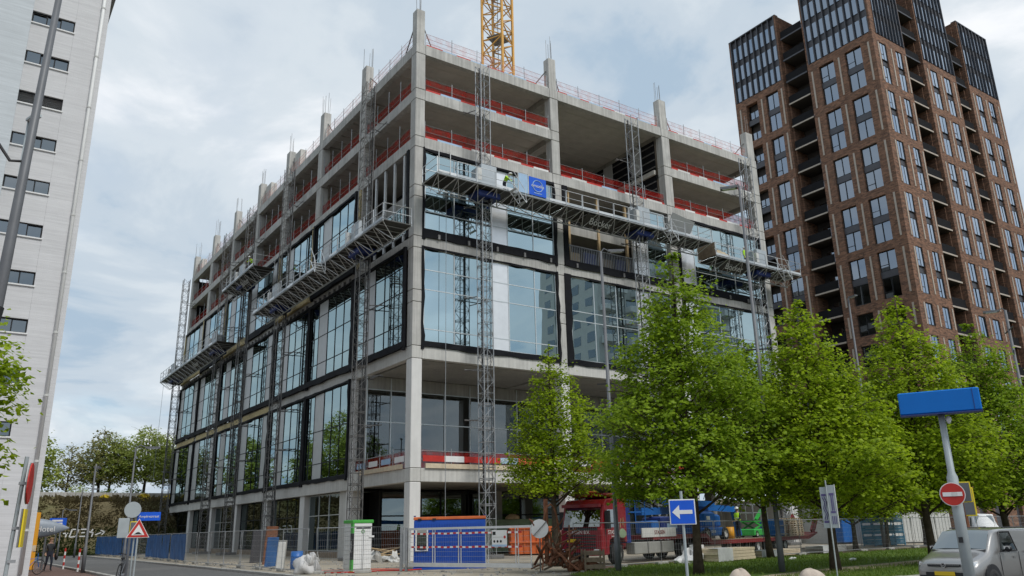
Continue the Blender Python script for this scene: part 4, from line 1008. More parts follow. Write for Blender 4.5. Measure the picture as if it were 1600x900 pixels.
def tree_meshes(H, zc, rad, seed, kind='linden', nclump=420, per=34, leaf=.17, trunk=.15, sparse=.0, mats=('bark', LEAF), split=None):
    """trunk with limbs and a crown of leaf clumps around real twigs; origin at the foot"""
    g = random.Random(seed); wood = MB(); lv = MB()
    lean = Vector((g.uniform(-.02, .02), g.uniform(-.02, .02), 0))
    def axis(z): return Vector((lean.x*z+.05*math.sin(z*.9+seed), lean.y*z+.05*math.cos(z*.7+seed), z))
    top = H*.97; n = 12
    wood.path([axis(top*i/n) for i in range(n+1)], [trunk*(1.35 if i == 0 else 1)*(1-(i/n)*.93)+.008 for i in range(n+1)], 8)
    limbs = []
    nl = 64 if kind == 'linden' else 30
    for i in range(nl):
        t = (i+.5)/nl; z = zc+(H-zc)*t*.93; a = i*2.4+g.uniform(-.5, .5); r = rad*crown_profile(t, kind)*g.uniform(.66, 1.14)
        if split: r *= 1+split*math.cos(a)
        st = axis(z-(.10+.28*(1-t))*r); rise = g.uniform(.25, .75) if kind == 'linden' else g.uniform(.5, 1.2)
        end = axis(z)+Vector((math.cos(a)*r, math.sin(a)*r, r*rise*.45-.12*r*(1-t)))
        mid = (st+end)/2+Vector((g.uniform(-.15, .15), g.uniform(-.15, .15), .10*r)); q = (mid+end)/2+Vector((g.uniform(-.1, .1), g.uniform(-.1, .1), .05*r))
        rr = trunk*.34*(1-t*.75); wood.path([st, mid, q, end], [rr, rr*.6, rr*.4, .006], 5); limbs.append((st, mid, q, end, r, t))
    wts = [crown_profile((q+.5)/40, kind)**1.5 for q in range(40)]; ph = [g.uniform(0, 6.28) for _ in range(6)]
    for k in range(nclump):
        t = (g.choices(range(40), wts)[0]+g.random())/40; a = g.uniform(0, 2*PI); r = rad*crown_profile(t, kind)
        if split: r *= 1+split*math.cos(a)
        r *= 1+.10*math.sin(3*a+9*t+ph[0])+.09*math.sin(2*a-17*t+ph[1])+.07*math.sin(5*a+26*t+ph[2])
        if kind == 'linden' and math.sin(4*a+13*t+ph[3])*math.sin(2.3*a-21*t+ph[4]) > .42 and g.random() < .8: continue
        rho = r*(.18+.86*g.random()**.62); z = zc+(H-zc)*t*(.97 if kind == 'linden' else .93)+g.gauss(0, .08)
        c = axis(z)+Vector((math.cos(a)*rho, math.sin(a)*rho, -.10*rho)); b = axis(z-.22*rho)+Vector((math.cos(a)*rho*.62, math.sin(a)*rho*.62, -.05*rho))
        if g.random() < .55: wood.path([b, (b+c)/2+Vector((0, 0, .04)), c], [.014, .009, .004], 4)
        cr = g.uniform(.15, .30)*(leaf/.15)**.6*min(1, .35+r*.8); m = int(per*g.uniform(.5, 1.25)*(1-sparse*g.random()))
        outv = Vector((c.x, c.y, .6)).normalized()
        for j in range(m):
            p = c+Vector((g.gauss(0, cr), g.gauss(0, cr), g.gauss(0, cr*.55))); nn = (Vector((g.gauss(0, .5), g.gauss(0, .5), 1))+outv*.6).normalized()
            leaf_quad(lv, p, nn, leaf*g.uniform(.6, 1.25), g)
    return wood.mesh('trunk', (mats[0],), True), lv.mesh('crown', (mats[1],))
def plant(name, lab, loc, wm, lm, rz=0, sc=(1, 1, 1), group=None, cat='tree'):
    t = thing(name, lab, cat, (0, 0, 0), group); link('trunk', wm, None, t); link('crown', lm, None, t); place(t, loc, rz); t.scale = sc; return t
def trees():
    G = 'young linden trees on the lawn'
    a = tree_meshes(11.9, 2.8, 3.6, 1, nclump=1500, per=30, leaf=.155, mats=('bark', LEAFB))
    b = tree_meshes(10.0, 2.5, 3.1, 2, nclump=1200, per=30, leaf=.155)
    c = tree_meshes(10.2, 3.3, 2.6, 3, nclump=900, per=28, leaf=.15, sparse=.5, split=.25)
    d = tree_meshes(10.8, 2.5, 3.3, 4, nclump=1250, per=30, leaf=.158)
    e = tree_meshes(11.5, 3.2, 3.1, 5, nclump=900, per=28, leaf=.19, mats=('bark', LEAFB))
    plant('linden_tree', 'small thin linden in front of the red truck cab, with the smallest crown', (.5, -13.4, 0), *c, rz=.3, group=G)
    plant('linden_tree', 'large dense linden right behind the blue arrow sign', (-.75, -23.1, 0), *a, rz=1.0, group=G)
    plant('linden_tree', 'linden beside the grey information board, right of the largest one', (3.5, -25.5, 0), *b, rz=2.2, group=G)
    plant('linden_tree', 'broad linden behind the blue box sign and silver van', (9.0, -25.9, 0), *d, rz=.5, group=G)
    plant('linden_tree', 'rightmost linden, cut by the right edge of the picture', (13.6, -26.6, 0), *a, rz=4.1, sc=(.92, .92, .86), group=G)
    plant('linden_tree', 'linden on the far side of the lawn, its trunk beside the worker', (11.6, -16.2, 0), *e, rz=1.3, group=G)
    plant('linden_tree', 'far linden with its trunk left of the blue stillages', (22.7, -13.6, 0), *d, rz=3.3, sc=(.95, .95, .8), group=G)
    plant('linden_tree', 'far linden with its trunk in front of the blue stillages', (27.6, -12.7, 0), *e, rz=5.0, sc=(.85, .85, .78), group=G)
    plant('linden_tree', 'farthest linden, its slim trunk right of the blue stillages', (31.8, -12.8, 0), *b, rz=.9, sc=(.95, .95, .95), group=G)
    # street tree that reaches in at the left edge, and its neighbours along the pavement
    f = tree_meshes(9.0, 2.3, 1.95, 8, kind='round', nclump=900, per=26, leaf=.16, mats=('bark', LEAF))
    plant('street_tree', 'leafy street tree reaching in at the left edge before the white flats', (-23.5, -22.0, 0), *f, rz=2.3)
    # woodland trees beyond the embankment
    k1 = tree_meshes(15, 4.5, 5.4, 21, kind='round', nclump=620, per=18, leaf=.42, trunk=.3, sparse=.5, mats=('bark_bg', LEAF_BG))
    k2 = tree_meshes(14, 4, 4.6, 22, kind='round', nclump=240, per=11, leaf=.55, trunk=.28, sparse=.7, mats=('bark_bg', LEAF_BG2))
    k3 = tree_meshes(13, 2, 4.4, 23, kind='round', nclump=420, per=15, leaf=.5, trunk=.3, mats=('bark_bg', LEAF_BG))
    for i, (x, y, m, s, lab) in enumerate(((-14.5, 80, k3, .82, 'dense green tree on the embankment right beside the white flats'), (-9.3, 84, k2, .62, 'thin bare purplish tree on the embankment next to the dense green one'),
            (-5.6, 82, k2, .78, 'loose crowned tree on the embankment left of the biggest one'), (-4.2, 83, k1, .70, 'broad bronze green tree in the middle of the embankment'),
            (.2, 82, k1, .78, 'tallest green tree on the embankment beside the far end of the building'), (4.5, 84, k1, .74, 'green tree on the embankment partly hidden by the far left mast'),
            (-24, 80, k3, .8, 'green tree on the embankment hidden behind the white flats'), (12, 82, k1, .8, 'green tree behind the unfinished building'))):
        plant('embankment_tree', lab, (x, y, 6.0), *m, rz=i*1.1, sc=(s, s, s), group='trees on the embankment')
    g = random.Random(77)
    for i in range(11):     # hidden by the flats but mirrored in the lower left facade
        m = (k1, k3)[i % 2]; sc_ = g.uniform(.75, 1.05)
        plant('embankment_tree', 'embankment tree hidden by the white flats, mirrored in the left facade', (-26-i*4.6+g.uniform(-1, 1), 74+g.uniform(-6, 14), 5.6), *m, rz=i*.9, sc=(sc_,)*3, group='embankment trees behind the white flats')
    # bushes and broom along the wall
    def bush(lab, loc, r, m, seed, hgt=1., n=500, ls=.28):
        g = random.Random(seed); mb = MB()
        for j in range(n):
            v = Vector((g.gauss(0, 1), g.gauss(0, 1), g.gauss(0, 1))).normalized()*g.random()**.4*r; v.z = abs(v.z)*hgt
            leaf_quad(mb, v, Vector((v.x, v.y, v.z+.5)).normalized(), ls*g.uniform(.6, 1.2), g)
        st = MB()
        for j in range(7): st.tube((0, 0, -.1), (g.uniform(-.5, .5)*r, g.uniform(-.5, .5)*r, r*hgt*.7), .04, 4, r2=.01)
        t = thing('bush', lab, 'bush', (0, 0, 0), 'bushes along the embankment top'); link('crown', mb.mesh('crown', (m,)), None, t); link('stems', st.mesh('stems', ('bark_bg',)), None, t); place(t, loc)
    for i, (x, m, r, w) in enumerate(((-15.2, YEL, .8, 'left of the first background lamp'), (-9.6, LEAF_BG, 1.9, 'dark round one near the thin tree'), (-6.2, LEAF2, 1.5, 'fresh green under the loose tree'), (-6.9, YEL, .75, 'beside the leaning lamp post'), (-3.4, LEAF2, 1.7, 'fresh green left of the round sign'), (-2.6, YEL, .95, 'left of the round sign'), (.2, YEL, .8, 'just right of the round sign'), (1.9, YEL, .9, 'next to the far left mast'), (3.5, LEAF2, 1.8, 'fresh green by the far left mast'))):
        bush(('yellow flowering broom bush on the embankment, ' if m is YEL else 'green bush on the embankment, ')+w, (x, 65.9 if m is YEL else 68.5, 6.0 if m is YEL else 6.2), r, m, 60+i)
trees()
# ---------------------------------------------------------------- temporary mesh fences
def fence_mesh(w, h):
    f = MB(); f.path([(0, 0, .12), (0, 0, h), (w, 0, h), (w, 0, .12)], .021, 6, closed=True)
    wr = MB()
    for i in range(1, 22): wr.tube((w*i/22, 0, .14), (w*i/22, 0, h-.02), .003, 3, cap=False)
    for i in range(1, 7): wr.tube((0, .006, .12+(h-.12)*i/7), (w, .006, .12+(h-.12)*i/7), .003, 3, cap=False)
    ft = MB(); ft.cbox(-.35, .35, -.11, .11, 0, .13, c=.02)
    return f.mesh('frame', ('galv',)), wr.mesh('wire_mesh', ('galv',)), ft.mesh('foot_block', ('concrete2',))
FM = {}
def fence_run(pts, h, who, tarp=None, w=3.3, grp='temporary fence panels'):
    g = random.Random(len(who)); k = 0
    for (ax, ay), (b_x, b_y) in zip(pts[:-1], pts[1:]):
        a, b = Vector((ax, ay, 0)), Vector((b_x, b_y, 0)); d = b-a; n = max(1, round(d.length/w)); l = d.length/n; u = d.normalized(); rz = math.atan2(u.y, u.x)
        key = (round(l, 2), h)
        if key not in FM: FM[key] = fence_mesh(l-.06, h)
        for i in range(n):
            fr, wi, ft = FM[key]; p = a+u*l*i; tp = tarp and tarp(k)
            o = thing('fence_panel', f'{"blue sheeted" if tp else "bare galvanised"} fence panel, {NUM(k)} {who}', 'fence', (0, 0, 0), grp)
            link('frame', fr, None, o); wm = link('wire_mesh', wi, None, o); wm['kind'] = 'stuff'; link('foot_block', ft, None, o, (.02, 0, 0))
            if tp:
                m = MB(); P = []; q = 12
                for j in range(q+1):
                    for z in (.16, .75, 1.35, h-.05): P.append(((l-.1)*j/q+.02, .04+g.uniform(0, .07), z+g.uniform(-.03, .03)))
                m.add(P, [(j*4+r, j*4+4+r, j*4+5+r, j*4+1+r) for j in range(q) for r in range(3)]).build('sheet', 'tarp', o)
            place(o, p, rz+g.uniform(-.03, .03), (g.uniform(-.02, .02), 0)); k += 1
def NUM(k):
    w = ['first', 'second', 'third', 'fourth', 'fifth', 'sixth', 'seventh', 'eighth', 'ninth', 'tenth', 'eleventh', 'twelfth', 'thirteenth', 'fourteenth', 'fifteenth', 'sixteenth', 'seventeenth', 'eighteenth', 'nineteenth', 'twentieth']
    return w[k] if k < 20 else 'twenty-'+w[k-20]
fence_run([(-9.3, -8.6), (-9.15, 11), (-8.5, 26), (-9.1, 51.5)], 1.85, 'along the left kerb counted from the white gravel bag', lambda k: k >= 7 and k != 12)
fence_run([(-9.2, -9.4), (-7.6, -10.6), (-6.0, -11.3)], 1.85, 'between the gravel bag and the gate post', None, 1.9)
fence_run([(-1.6, -17.3), (4, -16.4), (12, -15.6), (34, -13.9)], 1.8, 'behind the lawn counted from the scrap heap', None)
fence_run([(34, -13.9), (60, -11.5)], 1.8, 'behind the lawn, right of the blue stillages', None)

# ---------------------------------------------------------------- site gate
def gate():
    A, B = Vector((-5.75, -11.2, 0)), Vector((-3.6, -17.25, 0)); L = (B-A).length
    G = thing('sliding_gate', 'white tubular sliding gate with red and white tape and a notice', 'gate')
    f = MB(); f.bar((0, 0, .28), (L, 0, .28), .1, .16); f.bar((0, 0, 1.72), (L, 0, 1.72), .07, .09); f.build('frame', 'alu', G)
    for x in (.05, L*.21, L*.23, L*.43, L*.45, L*.65, L*.67, L*.88, L*.9, L-.04): MB().tube((x, 0, .34), (x, 0, 1.68), .022, 6).build('upright', 'alu', G)
    wr = MB()
    for i in range(60): wr.tube((L*i/60, .02, .34), (L*i/60, .02, 1.68), .0022, 3, cap=False)
    for i in range(7): wr.tube((0, .025, .42+i*.19), (L, .025, .42+i*.19), .0055, 3, cap=False)
    wr.build('wire_mesh', 'galv', G, kind='stuff')
    for z in (1.52, .98):
        n = 36
        for i in range(n): 
            s = .05*math.sin(i*.9)
            bx(L*i/n*.93, L*(i+1)/n*.93-.002, -.035, -.03, z-.035+s*.2, z+.035+s*.2).build('tape_stripe', 'red' if i % 2 else 'white', G)
    for x in (-.15, -.45): MB().cbox(x-.05, x+.05, -.05, .05, 0, 1.8, c=.01).build('post', 'galv', G)
    MB().box(-.5, -.1, .02, .06, .3, 1.7).build('post_panel', 'alu', G)
    nb = cb(L*.705, L*.82, -.06, -.045, .98, 1.60, c=.004).build('notice_board', 'white', G)
    bx(L*.705, L*.82, -.066, -.062, .98, 1.06).build('notice_band', 'paleblue', nb); bx(L*.712, L*.735, -.066, -.062, 1.42, 1.55).build('pictogram', 'black', nb)
    for k in range(3): MB().disc((L*.725+k*.16, -.064, 1.18), (0, 1, 0), .05, .006, 12).build('pictogram', 'black', nb)
    MB().disc((L*.805, -.064, 1.34), (0, 1, 0), .055, .006, 14).build('pictogram', 'red', nb)
    bx(L*.712, L*.79, -.066, -.063, 1.32, 1.36).build('pictogram', 'offwhite', nb)
    place(G, A, math.atan2((B-A).y, (B-A).x))
gate()

# ---------------------------------------------------------------- containers, bins and heaps on the site
def blue_container():
    A, B = Vector((-5.0, -10.13, 0)), Vector((-2.27, -11.88, 0)); L = (B-A).length; H = 2.25
    o = thing('site_container', 'blue site container with an orange top rail and one white window', 'container')
    cb(.02, L-.02, .02, 2.28, .1, H-.15, c=.02).build('body', 'blue_box', o)
    rb = MB()
    for k in range(26): rb.box(.12+k*(L-.2)/26, .17+k*(L-.2)/26, -.012, .02, .22, H-.3)
    rb.build('wall_ribs', 'blue_box', o, kind='stuff')
    cb(0, L, -.01, 2.3, H-.14, H-.01, c=.02).build('top_rail', 'orange_s', o); cb(0, L, 0, 2.3, 0, .09, c=.01).build('base_rail', 'blue_box', o)
    for x in (.2, .85): bx(x, x+.16, -.026, -.018, H-.15, H-.08).build('rail_slot', 'black', o)
    w = MB(); w.path([(.12, -.03, .8), (.12, -.03, 1.75), (.62, -.03, 1.75), (.62, -.03, .8)], .045, 4, closed=True); w = w.build('window', 'white', o)
    bx(.16, .58, -.02, -.015, .84, 1.72).build('pane', 'glass_w', w); bx(.15, .6, -.035, -.02, 1.55, 1.72).build('shutter_box', 'panel_g', w)
    for x in (.05, L-.05): MB().tube((x, .1, H), (x, .1, H+.05), .05, 6).build('corner_lug', 'blue_d', o)
    place(o, A, math.atan2((B-A).y, (B-A).x))
blue_container()
def cabinet():
    L = .94; H = 2.05
    o = thing('recycling_cabinet', 'white and green slatted recycling cabinet by the gate', 'cabinet')
    bx(.03, L-.03, .03, .9, 0, H-.02).build('body', 'white', o)
    for k in range(9):
        z = .12+k*.195; cb(.06, L-.04, -.012, .028, z, z+.185, c=.008).build('slat', 'white', o); cb(-.012, .028, .22, .9, z, z+.185, c=.008).build('slat', 'offwhite', o)
    cb(-.04, L+.03, -.04, .95, H-.02, H+.12, c=.015).build('lid', 'green', o)
    for z0, z1, m in ((0, .5, 'green'), (.5, 1.6, 'black'), (1.6, H-.03, 'green')): bx(-.02, .05, -.02, .2, z0, z1).build('corner_post', m, o)
    cb(.06, L-.04, -.014, .028, 1.9, H-.03, c=.004).build('top_board', 'white', o); bx(.15, L-.1, -.018, -.013, 1.79, 1.85).build('print_line', 'black', o)
    put_text('Messelo', .15, 'white', o, (-.03, .1, 1.05), -PI/2, 'print').rotation_euler = (0, -PI/2, -PI/2)
    rc = MB(); rc.path([(L*.5+.07*math.cos(a*PI/3+.5), -.02, 1.68+.07*math.sin(a*PI/3+.5)) for a in range(6)], .018, 4, closed=True); rc.build('recycling_mark', 'green', o)
    bx(L-.18, L+.06, -.05, -.03, 1.42, 1.5).build('latch', 'white', o)
    place(o, (-7.5, -9.25, 0), math.atan2(-34.3, -15.06)+PI/2+R(25))
cabinet()
def heaps():
    g = random.Random(2)
    b = thing('gravel_bag', 'crumpled white bulk bag standing at the kerb', 'bag', (-9.45, -9.0, 0))
    MB().blob((-9.45, -9.0, .24), (.48, .44, .42), 3, .35, 20, 12, flat=.0).build('sack', 'bag', b, True); MB().blob((-9.35, -9.05, .5), (.32, .30, .24), 9, .5, 16, 9).build('folded_top', 'bag', b, True)
    for k in range(3): MB().path([(-9.7+.25*k, -9.4, .45), (-9.65+.25*k, -9.45, .82+.05*k), (-9.55+.25*k, -9.4, .5)], .015, 5).build('lifting_loop', 'offwhite', b)
    # stood-up boards and doors behind the left fence
    for i, (x, y, w, h, m, lab) in enumerate(((-8.6, -2.6, .55, 1.35, 'panel_g', 'grey slab leaning behind the left fence'), (-8.0, 1.0, .8, 1.5, 'tarp', 'dark blue sheet panel leaning behind the left fence'), (-7.0, 4.5, .9, 2.1, 'rust', 'brown red panel standing behind the left fence'), (-6.6, 8.2, 1.4, 1.9, 'tdark', 'dark cabinet standing behind the left fence'))):
        o = thing('building_board', lab, 'board', (x, y, 0)); cb(x-.06, x+.06, y, y+w, 0, h, c=.015).build('board', m, o); cb(x+.08, x+.16, y-.15, y+w-.2, 0, h-.08, c=.015).build('board', m if m != 'panel_g' else 'offwhite', o)
        place(o, (x, y, 0), -.25); o.rotation_euler = (0, .08, -1.05)
    d = thing('plastic_drum', 'blue plastic drum behind the left fence', 'drum', (-8.3, -4.6, 0)); MB().tube((-8.3, -4.6, 0), (-8.3, -4.6, .85), .28, 16).build('barrel', 'blue_lift', d, True)
    for z in (.28, .58): MB().tube((-8.3, -4.6, z), (-8.3, -4.6, z+.05), .295, 16).build('hoop', 'blue_lift', d)
    r = thing('rubble_pile', 'rubble and planks heaped under the ground floor beside the corner column', 'rubble', (-1.5, 1.2, 0))
    for k in range(14): MB().blob((-1.6+g.gauss(0, .8), 1.2+g.gauss(0, .8), .15), (g.uniform(.15, .4), g.uniform(.15, .35), g.uniform(.15, .4)), k, .5, 8, 6, flat=0).build('lump', g.choice(('panel_g', 'offwhite', 'concrete2')), r)
    for k in range(8): MB().bar((-2.6+g.random(), .3+g.random()*2, .2+g.random()*.6), (-.6+g.random(), .6+g.random()*2, .3+g.random()*.7), .14, .04).build('plank', g.choice(('wood', 'wood_o')), r)
    # skips and containers under the building
    for (x, y, w, h, dp, m, lab, cat) in ((9.7, 1.6, 2.7, 1.75, 1.6, 'orange_s', 'orange skip behind the scrap heap', 'skip'), (13.0, 7.6, 5.0, 2.3, 2.2, 'green_c', 'pale green container standing under the building', 'container')):
        o = thing('skip' if cat == 'skip' else 'storage_container', lab, cat); t = .06
        o2 = MB().prism([(-dp/2, .1), (dp/2, .1), (dp/2+.15, h), (-dp/2-.15, h)], 'x', -w/2, w/2).build('body', m, o)
        for k in range(7): MB().bar((-w/2+.1+k*(w-.2)/6, -dp/2-.03, .15), (-w/2+.1+k*(w-.2)/6, -dp/2-.18, h-.05), .08).build('rib', m, o)
        bx(-w/2-.04, w/2+.04, -dp/2-.22, -dp/2-.1, h-.08, h+.04).build('rim', m, o); bx(-w/2-.04, w/2+.04, -dp/2-.17, -dp/2-.02, h*.45, h*.45+.08).build('rib', m, o)
        for sx in (-1, 1): bx(sx*w*.4-.06, sx*w*.4+.06, -dp/2, dp/2, 0, .1).build('skid', 'black', o)
        place(o, (x, y, 0), R(-30))
    dm = thing('yellow_dome', 'small yellow hood lying on the green container', 'hood', (11.9, 6.8, 2.32)); MB().blob((11.9, 6.8, 2.4), (.55, .5, .32), 1, .1, 14, 8, flat=2.35).build('hood', 'wood', dm, True)
    # rusty scrap heap
    s = thing('scrap_heap', 'tangle of rusty steel offcuts heaped beside the gate', 'scrap heap', (-2.2, -17.3, 0))
    for k in range(44):
        x, y = -2.3+g.gauss(0, .42), -17.2+g.gauss(0, .4); a = g.uniform(0, 6.28); l = g.uniform(.7, 2.2); up = g.uniform(.2, 1); p = Vector((x-math.cos(a)*l*.3, y-math.sin(a)*l*.3, g.uniform(.05, .5))); q = p+Vector((math.cos(a)*l*(1-up*.6), math.sin(a)*l*(1-up*.6), l*up*.9))
        if k % 4 == 0:
            pts = [p.lerp(q, t)+Vector((g.gauss(0, .08), g.gauss(0, .08), math.sin(t*3.1)*.25)) for t in (0, .25, .5, .75, 1)]; MB().path(pts, .03, 5).build('bent_bar', 'rust', s)
        else: MB().bar(p, q, g.uniform(.04, .12), g.uniform(.03, .07)).build('steel_offcut', g.choice(('rust', 'rust', 'rust', 'wood_o')), s)
    ar = [(-2.55+.42*math.cos(t*PI/8), -17.1, 1.0+1.55*math.sin(t*PI/8)) for t in range(9)]; MB().path(ar, .04, 6).build('steel_hoop', 'rust', s); MB().tube((-2.75, -17.05, .3), (-2.7, -17.0, 2.75), .09, 8).build('red_pipe', 'rust', s)
    for k in range(10): MB().blob((-1.6+g.gauss(0, .35), -17.5+g.gauss(0, .25), .18), (.22, .18, .16), 30+k, .6, 7, 5, flat=0).build('scrap_lump', 'rust', s)
    tr = thing('steel_trough', 'long low dark steel trough lying in front of the scrap heap', 'trough', (-2.3, -18.9, 0))
    cb(-1.1, 1.1, -.35, -.25, .12, .62, c=.01).build('side', 'galv_d', tr); cb(-1.1, 1.1, .25, .35, .12, .62, c=.01).build('side', 'galv_d', tr); cb(-1.1, 1.1, -.24, .24, .12, .2, c=.01).build('bottom', 'rust', tr)
    for x in (-.9, .9): bx(x-.05, x+.05, -.3, .3, 0, .12).build('foot', 'galv_d', tr)
    place(tr, (-2.1, -18.6, 0), R(-32))
    cr = thing('timber_crate', 'weathered timber crate behind the trough', 'crate')
    for z in (.1, .4, .7): cb(-.6, .6, -.35, -.31, z, z+.18, c=.01).build('slat', 'wood_o', cr); cb(-.6, .6, .31, .35, z, z+.18, c=.01).build('slat', 'wood_o', cr)
    for x in (-.58, .58):
        for y in (-.33, .33): cb(x-.05, x+.05, y-.06, y+.06, 0, .95, c=.01).build('post', 'wood_o', cr)
    place(cr, (-1.15, -17.9, 0), R(-25)); cr.scale = (.65, .8, .85)
    ds = thing('round_disc_sign', 'white round disc on a thin post beside the scrap heap', 'sign', (-3.05, -17.0, 0)); dirn = Vector((-.75, -.66, .05))
    MB().tube((-3.05, -17.0, 0), (-3.0, -16.97, 2.0), .03, 6).build('post', 'galv_d', ds); MB().disc(Vector((-3.02, -17.0, 1.62))+dirn*.06, dirn, .36, .03, 20).build('disc', 'white', ds); MB().bar(Vector((-3.2, -16.85, 1.35))+dirn*.12, Vector((-2.8, -17.2, 1.9))+dirn*.12, .03).build('brace', 'galv_d', ds)
    # wrapped packs and loose boards before the trailer
    for (x, y, l, w, h, m, lab) in ((8.2, -16.5, 3.6, 1.0, .55, 'wood_p', 'long wrapped pack of pale boards lying before the trailer'), (5.6, -16.6, 1.6, .9, .45, 'foil', 'crumpled white plastic sheet before the trailer'), (13.4, -14.9, 4.6, 1.1, .3, 'wood_p', 'flat pack of pale planks under the trailer wheels'), (19.0, -14.2, 3.4, 1.0, .35, 'panel_g', 'grey pack of sheets at the far end of the trailer')):
        o = thing('board_pack', lab, 'boards')
        if m == 'foil': MB().blob((0, 0, .15), (l/2, w/2, h), 4, .5, 20, 8, flat=0).build('sheet', m, o)
        else:
            n = 4
            for k in range(n): cb(-l/2+.05*(k % 2), l/2-.04*(k % 3), -w/2, w/2, k*h/n+.04, (k+1)*h/n+.03, c=.01).build('board', m, o)
            for sx in (-1, 1): bx(sx*l*.3-.05, sx*l*.3+.05, -w/2, w/2, 0, .04).build('bearer', 'wood_o', o)
            MB().prism([(-w/2-.01, .03), (-w/2-.01, h+.05), (0, h+.06), (0, h+.05), (-w/2, h+.04), (-w/2, .03)], 'x', -l/2, -l*.12).build('plastic_wrap', 'foil', o)
        place(o, (x, y, 0), R(13))
heaps()
def stillages():
    g = random.Random(6); P = empty('stillage')
    w, d, h = 1.75, 1.1, .72
    for x in (-w/2, w/2):
        for y in (-d/2, d/2): bx(x-.04, x+.04, y-.04, y+.04, 0, h).build('corner_post', 'blue_crate', P)
    for k in range(3): cb(-w/2+.04, w/2-.04, -d/2-.02, -d/2+.02, .1+k*.18, .26+k*.18, c=.006).build('slat', 'blue_crate', P); cb(-w/2-.02, -w/2+.02, -d/2+.04, d/2-.04, .1+k*.18, .26+k*.18, c=.006).build('slat', 'blue_crate', P)
    bx(-w/2, w/2, -d/2, d/2, .06, .1).build('floor', 'blue_crate', P); bx(-w/2, w/2, d/2-.02, d/2, .1, .64).build('back', 'blue_crate', P)
    bx(-w/2+.2, w/2-.3, -d/2+.1, d/2-.1, .1, .55).build('contents', 'offwhite', P)
    first = True; u = Vector((math.cos(R(14)), math.sin(R(14)), 0)); rowname = ['bottom', 'second', 'third', 'top']
    for c in range(2):
        for r_ in range(4):
            if c == 1 and r_ == 3 and False: continue
            o = P if first else copy_tree(P); first = False
            p = Vector((31.6, -9.6, 0))+u*c*1.95; place(o, p+Vector((0, 0, r_*.74)), R(14)-.55+g.uniform(-.02, .02))
            tag(o, f'blue slatted stillage, {rowname[r_]} of the {"left" if c == 0 else "right"} stack behind the lawn', 'crate', 'stacked blue stillages')
stillages()
def pallets():
    P = empty('timber_pallet')
    for k in range(5): cb(-.5, .5, -.4+k*.17, -.28+k*.17, .1, .125, c=.004).build('board', 'wood_p', P)
    for x in (-.45, 0, .45):
        for y in (-.34, 0, .34): bx(x-.05, x+.05, y-.05, y+.05, .02, .1).build('block', 'wood_p', P)
    for y in (-.34, 0, .34): bx(-.5, .5, y-.05, y+.05, 0, .018).build('runner', 'wood_p', P)
    t = 22.6
    for i in range(16):
        o = P if i == 0 else copy_tree(P); c, k = divmod(i, 8)
        q = Vector((1.62+.966*(t+c*1.1), -13.78+.259*(t+c*1.1), .86+k*.14)); place(o, q+Vector((.1, -.35, 0)), R(15)+rnd.uniform(-.05, .05))
        tag(o, f'pale timber pallet, {NUM(k)} from the bottom of the {"left" if c == 0 else "right"} stack on the trailer', 'pallet', 'stacked pallets on the trailer')
pallets()
def far_site():
    o = thing('white_container', 'white ribbed container behind the fence right of the stillages', 'container')
    cb(-2.6, 2.6, 0, 2.2, .1, 2.3, c=.02).build('body', 'offwhite', o)
    for k in range(20): bx(-2.5+k*.26, -2.42+k*.26, -.03, .0, .2, 2.2).build('rib', 'offwhite', o)
    bx(-2.62, 2.62, -.04, 2.24, 2.3, 2.42).build('roof_rail', 'panel_g', o); place(o, (38.6, -8.6, 0), R(-28))
    for i, (x, y, c) in enumerate(((36.5, -3.5, 'left'), (44.5, -5.2, 'right'))):
        s = thing('blue_cover', f'bright blue covered crate behind the white container, {c} one', 'crate', (x, y, 0)); cb(x-1, x+1, y-.7, y+.7, .1, 3.2, c=.05).build('body', 'blue_lift', s); bx(x-1.03, x+1.03, y-.73, y+.73, 2.8, 2.86).build('strap', 'black', s)
    # pale hoarding between the site and the tower
    h = thing('site_hoarding', 'pale panelled hoarding wall beyond the trailer, under the trees', 'wall', (30, 4, 0))
    for k in range(9): cb(37.2, 37.3, -6+k*2.2, -3.84+k*2.2, 0, 3.6, c=.01).build('panel', 'offwhite' if k % 3 else 'concrete', h)
far_site()

# ---------------------------------------------------------------- signs, lamps, bollards
def lamp_post(name, lab, foot, H, heads, r=.075, mat='pole', collars=()):
    o = thing(name, lab, 'lamp post', foot, 'street lamps'); x, y, z = foot
    MB().path([(x, y, z), (x, y, z+1.2), (x, y, z+1.25), (x, y, z+H)], [r*1.35, r*1.35, r, r*.62], 10).build('pole', mat, o, True)
    for (dx, dy, l) in heads:
        d = Vector((dx, dy, 0)).normalized(); t = Vector((x, y, z+H))
        a = MB().path([t-Vector((0, 0, .05)), t+d*l*.4+Vector((0, 0, .12)), t+d*l], .03, 6).build('arm', mat, o)
        rot = Matrix.Rotation(math.atan2(d.y, d.x), 3, 'Z'); c = t+d*(l+.3)
        MB().obox(c, (.68, .24, .09), rot).build('lamp_head', mat, o); MB().obox(c-Vector((0, 0, .055)), (.5, .18, .02), rot).build('lamp_glass', 'lamp', o)
    for (zz, dx, dy, l) in collars:
        d = Vector((dx, dy, 0)).normalized(); MB().bar(Vector((x, y, z+zz))-d*l*.5, Vector((x, y, z+zz))+d*l*.5, .05).build('bracket_arm', 'black', o)
    return o
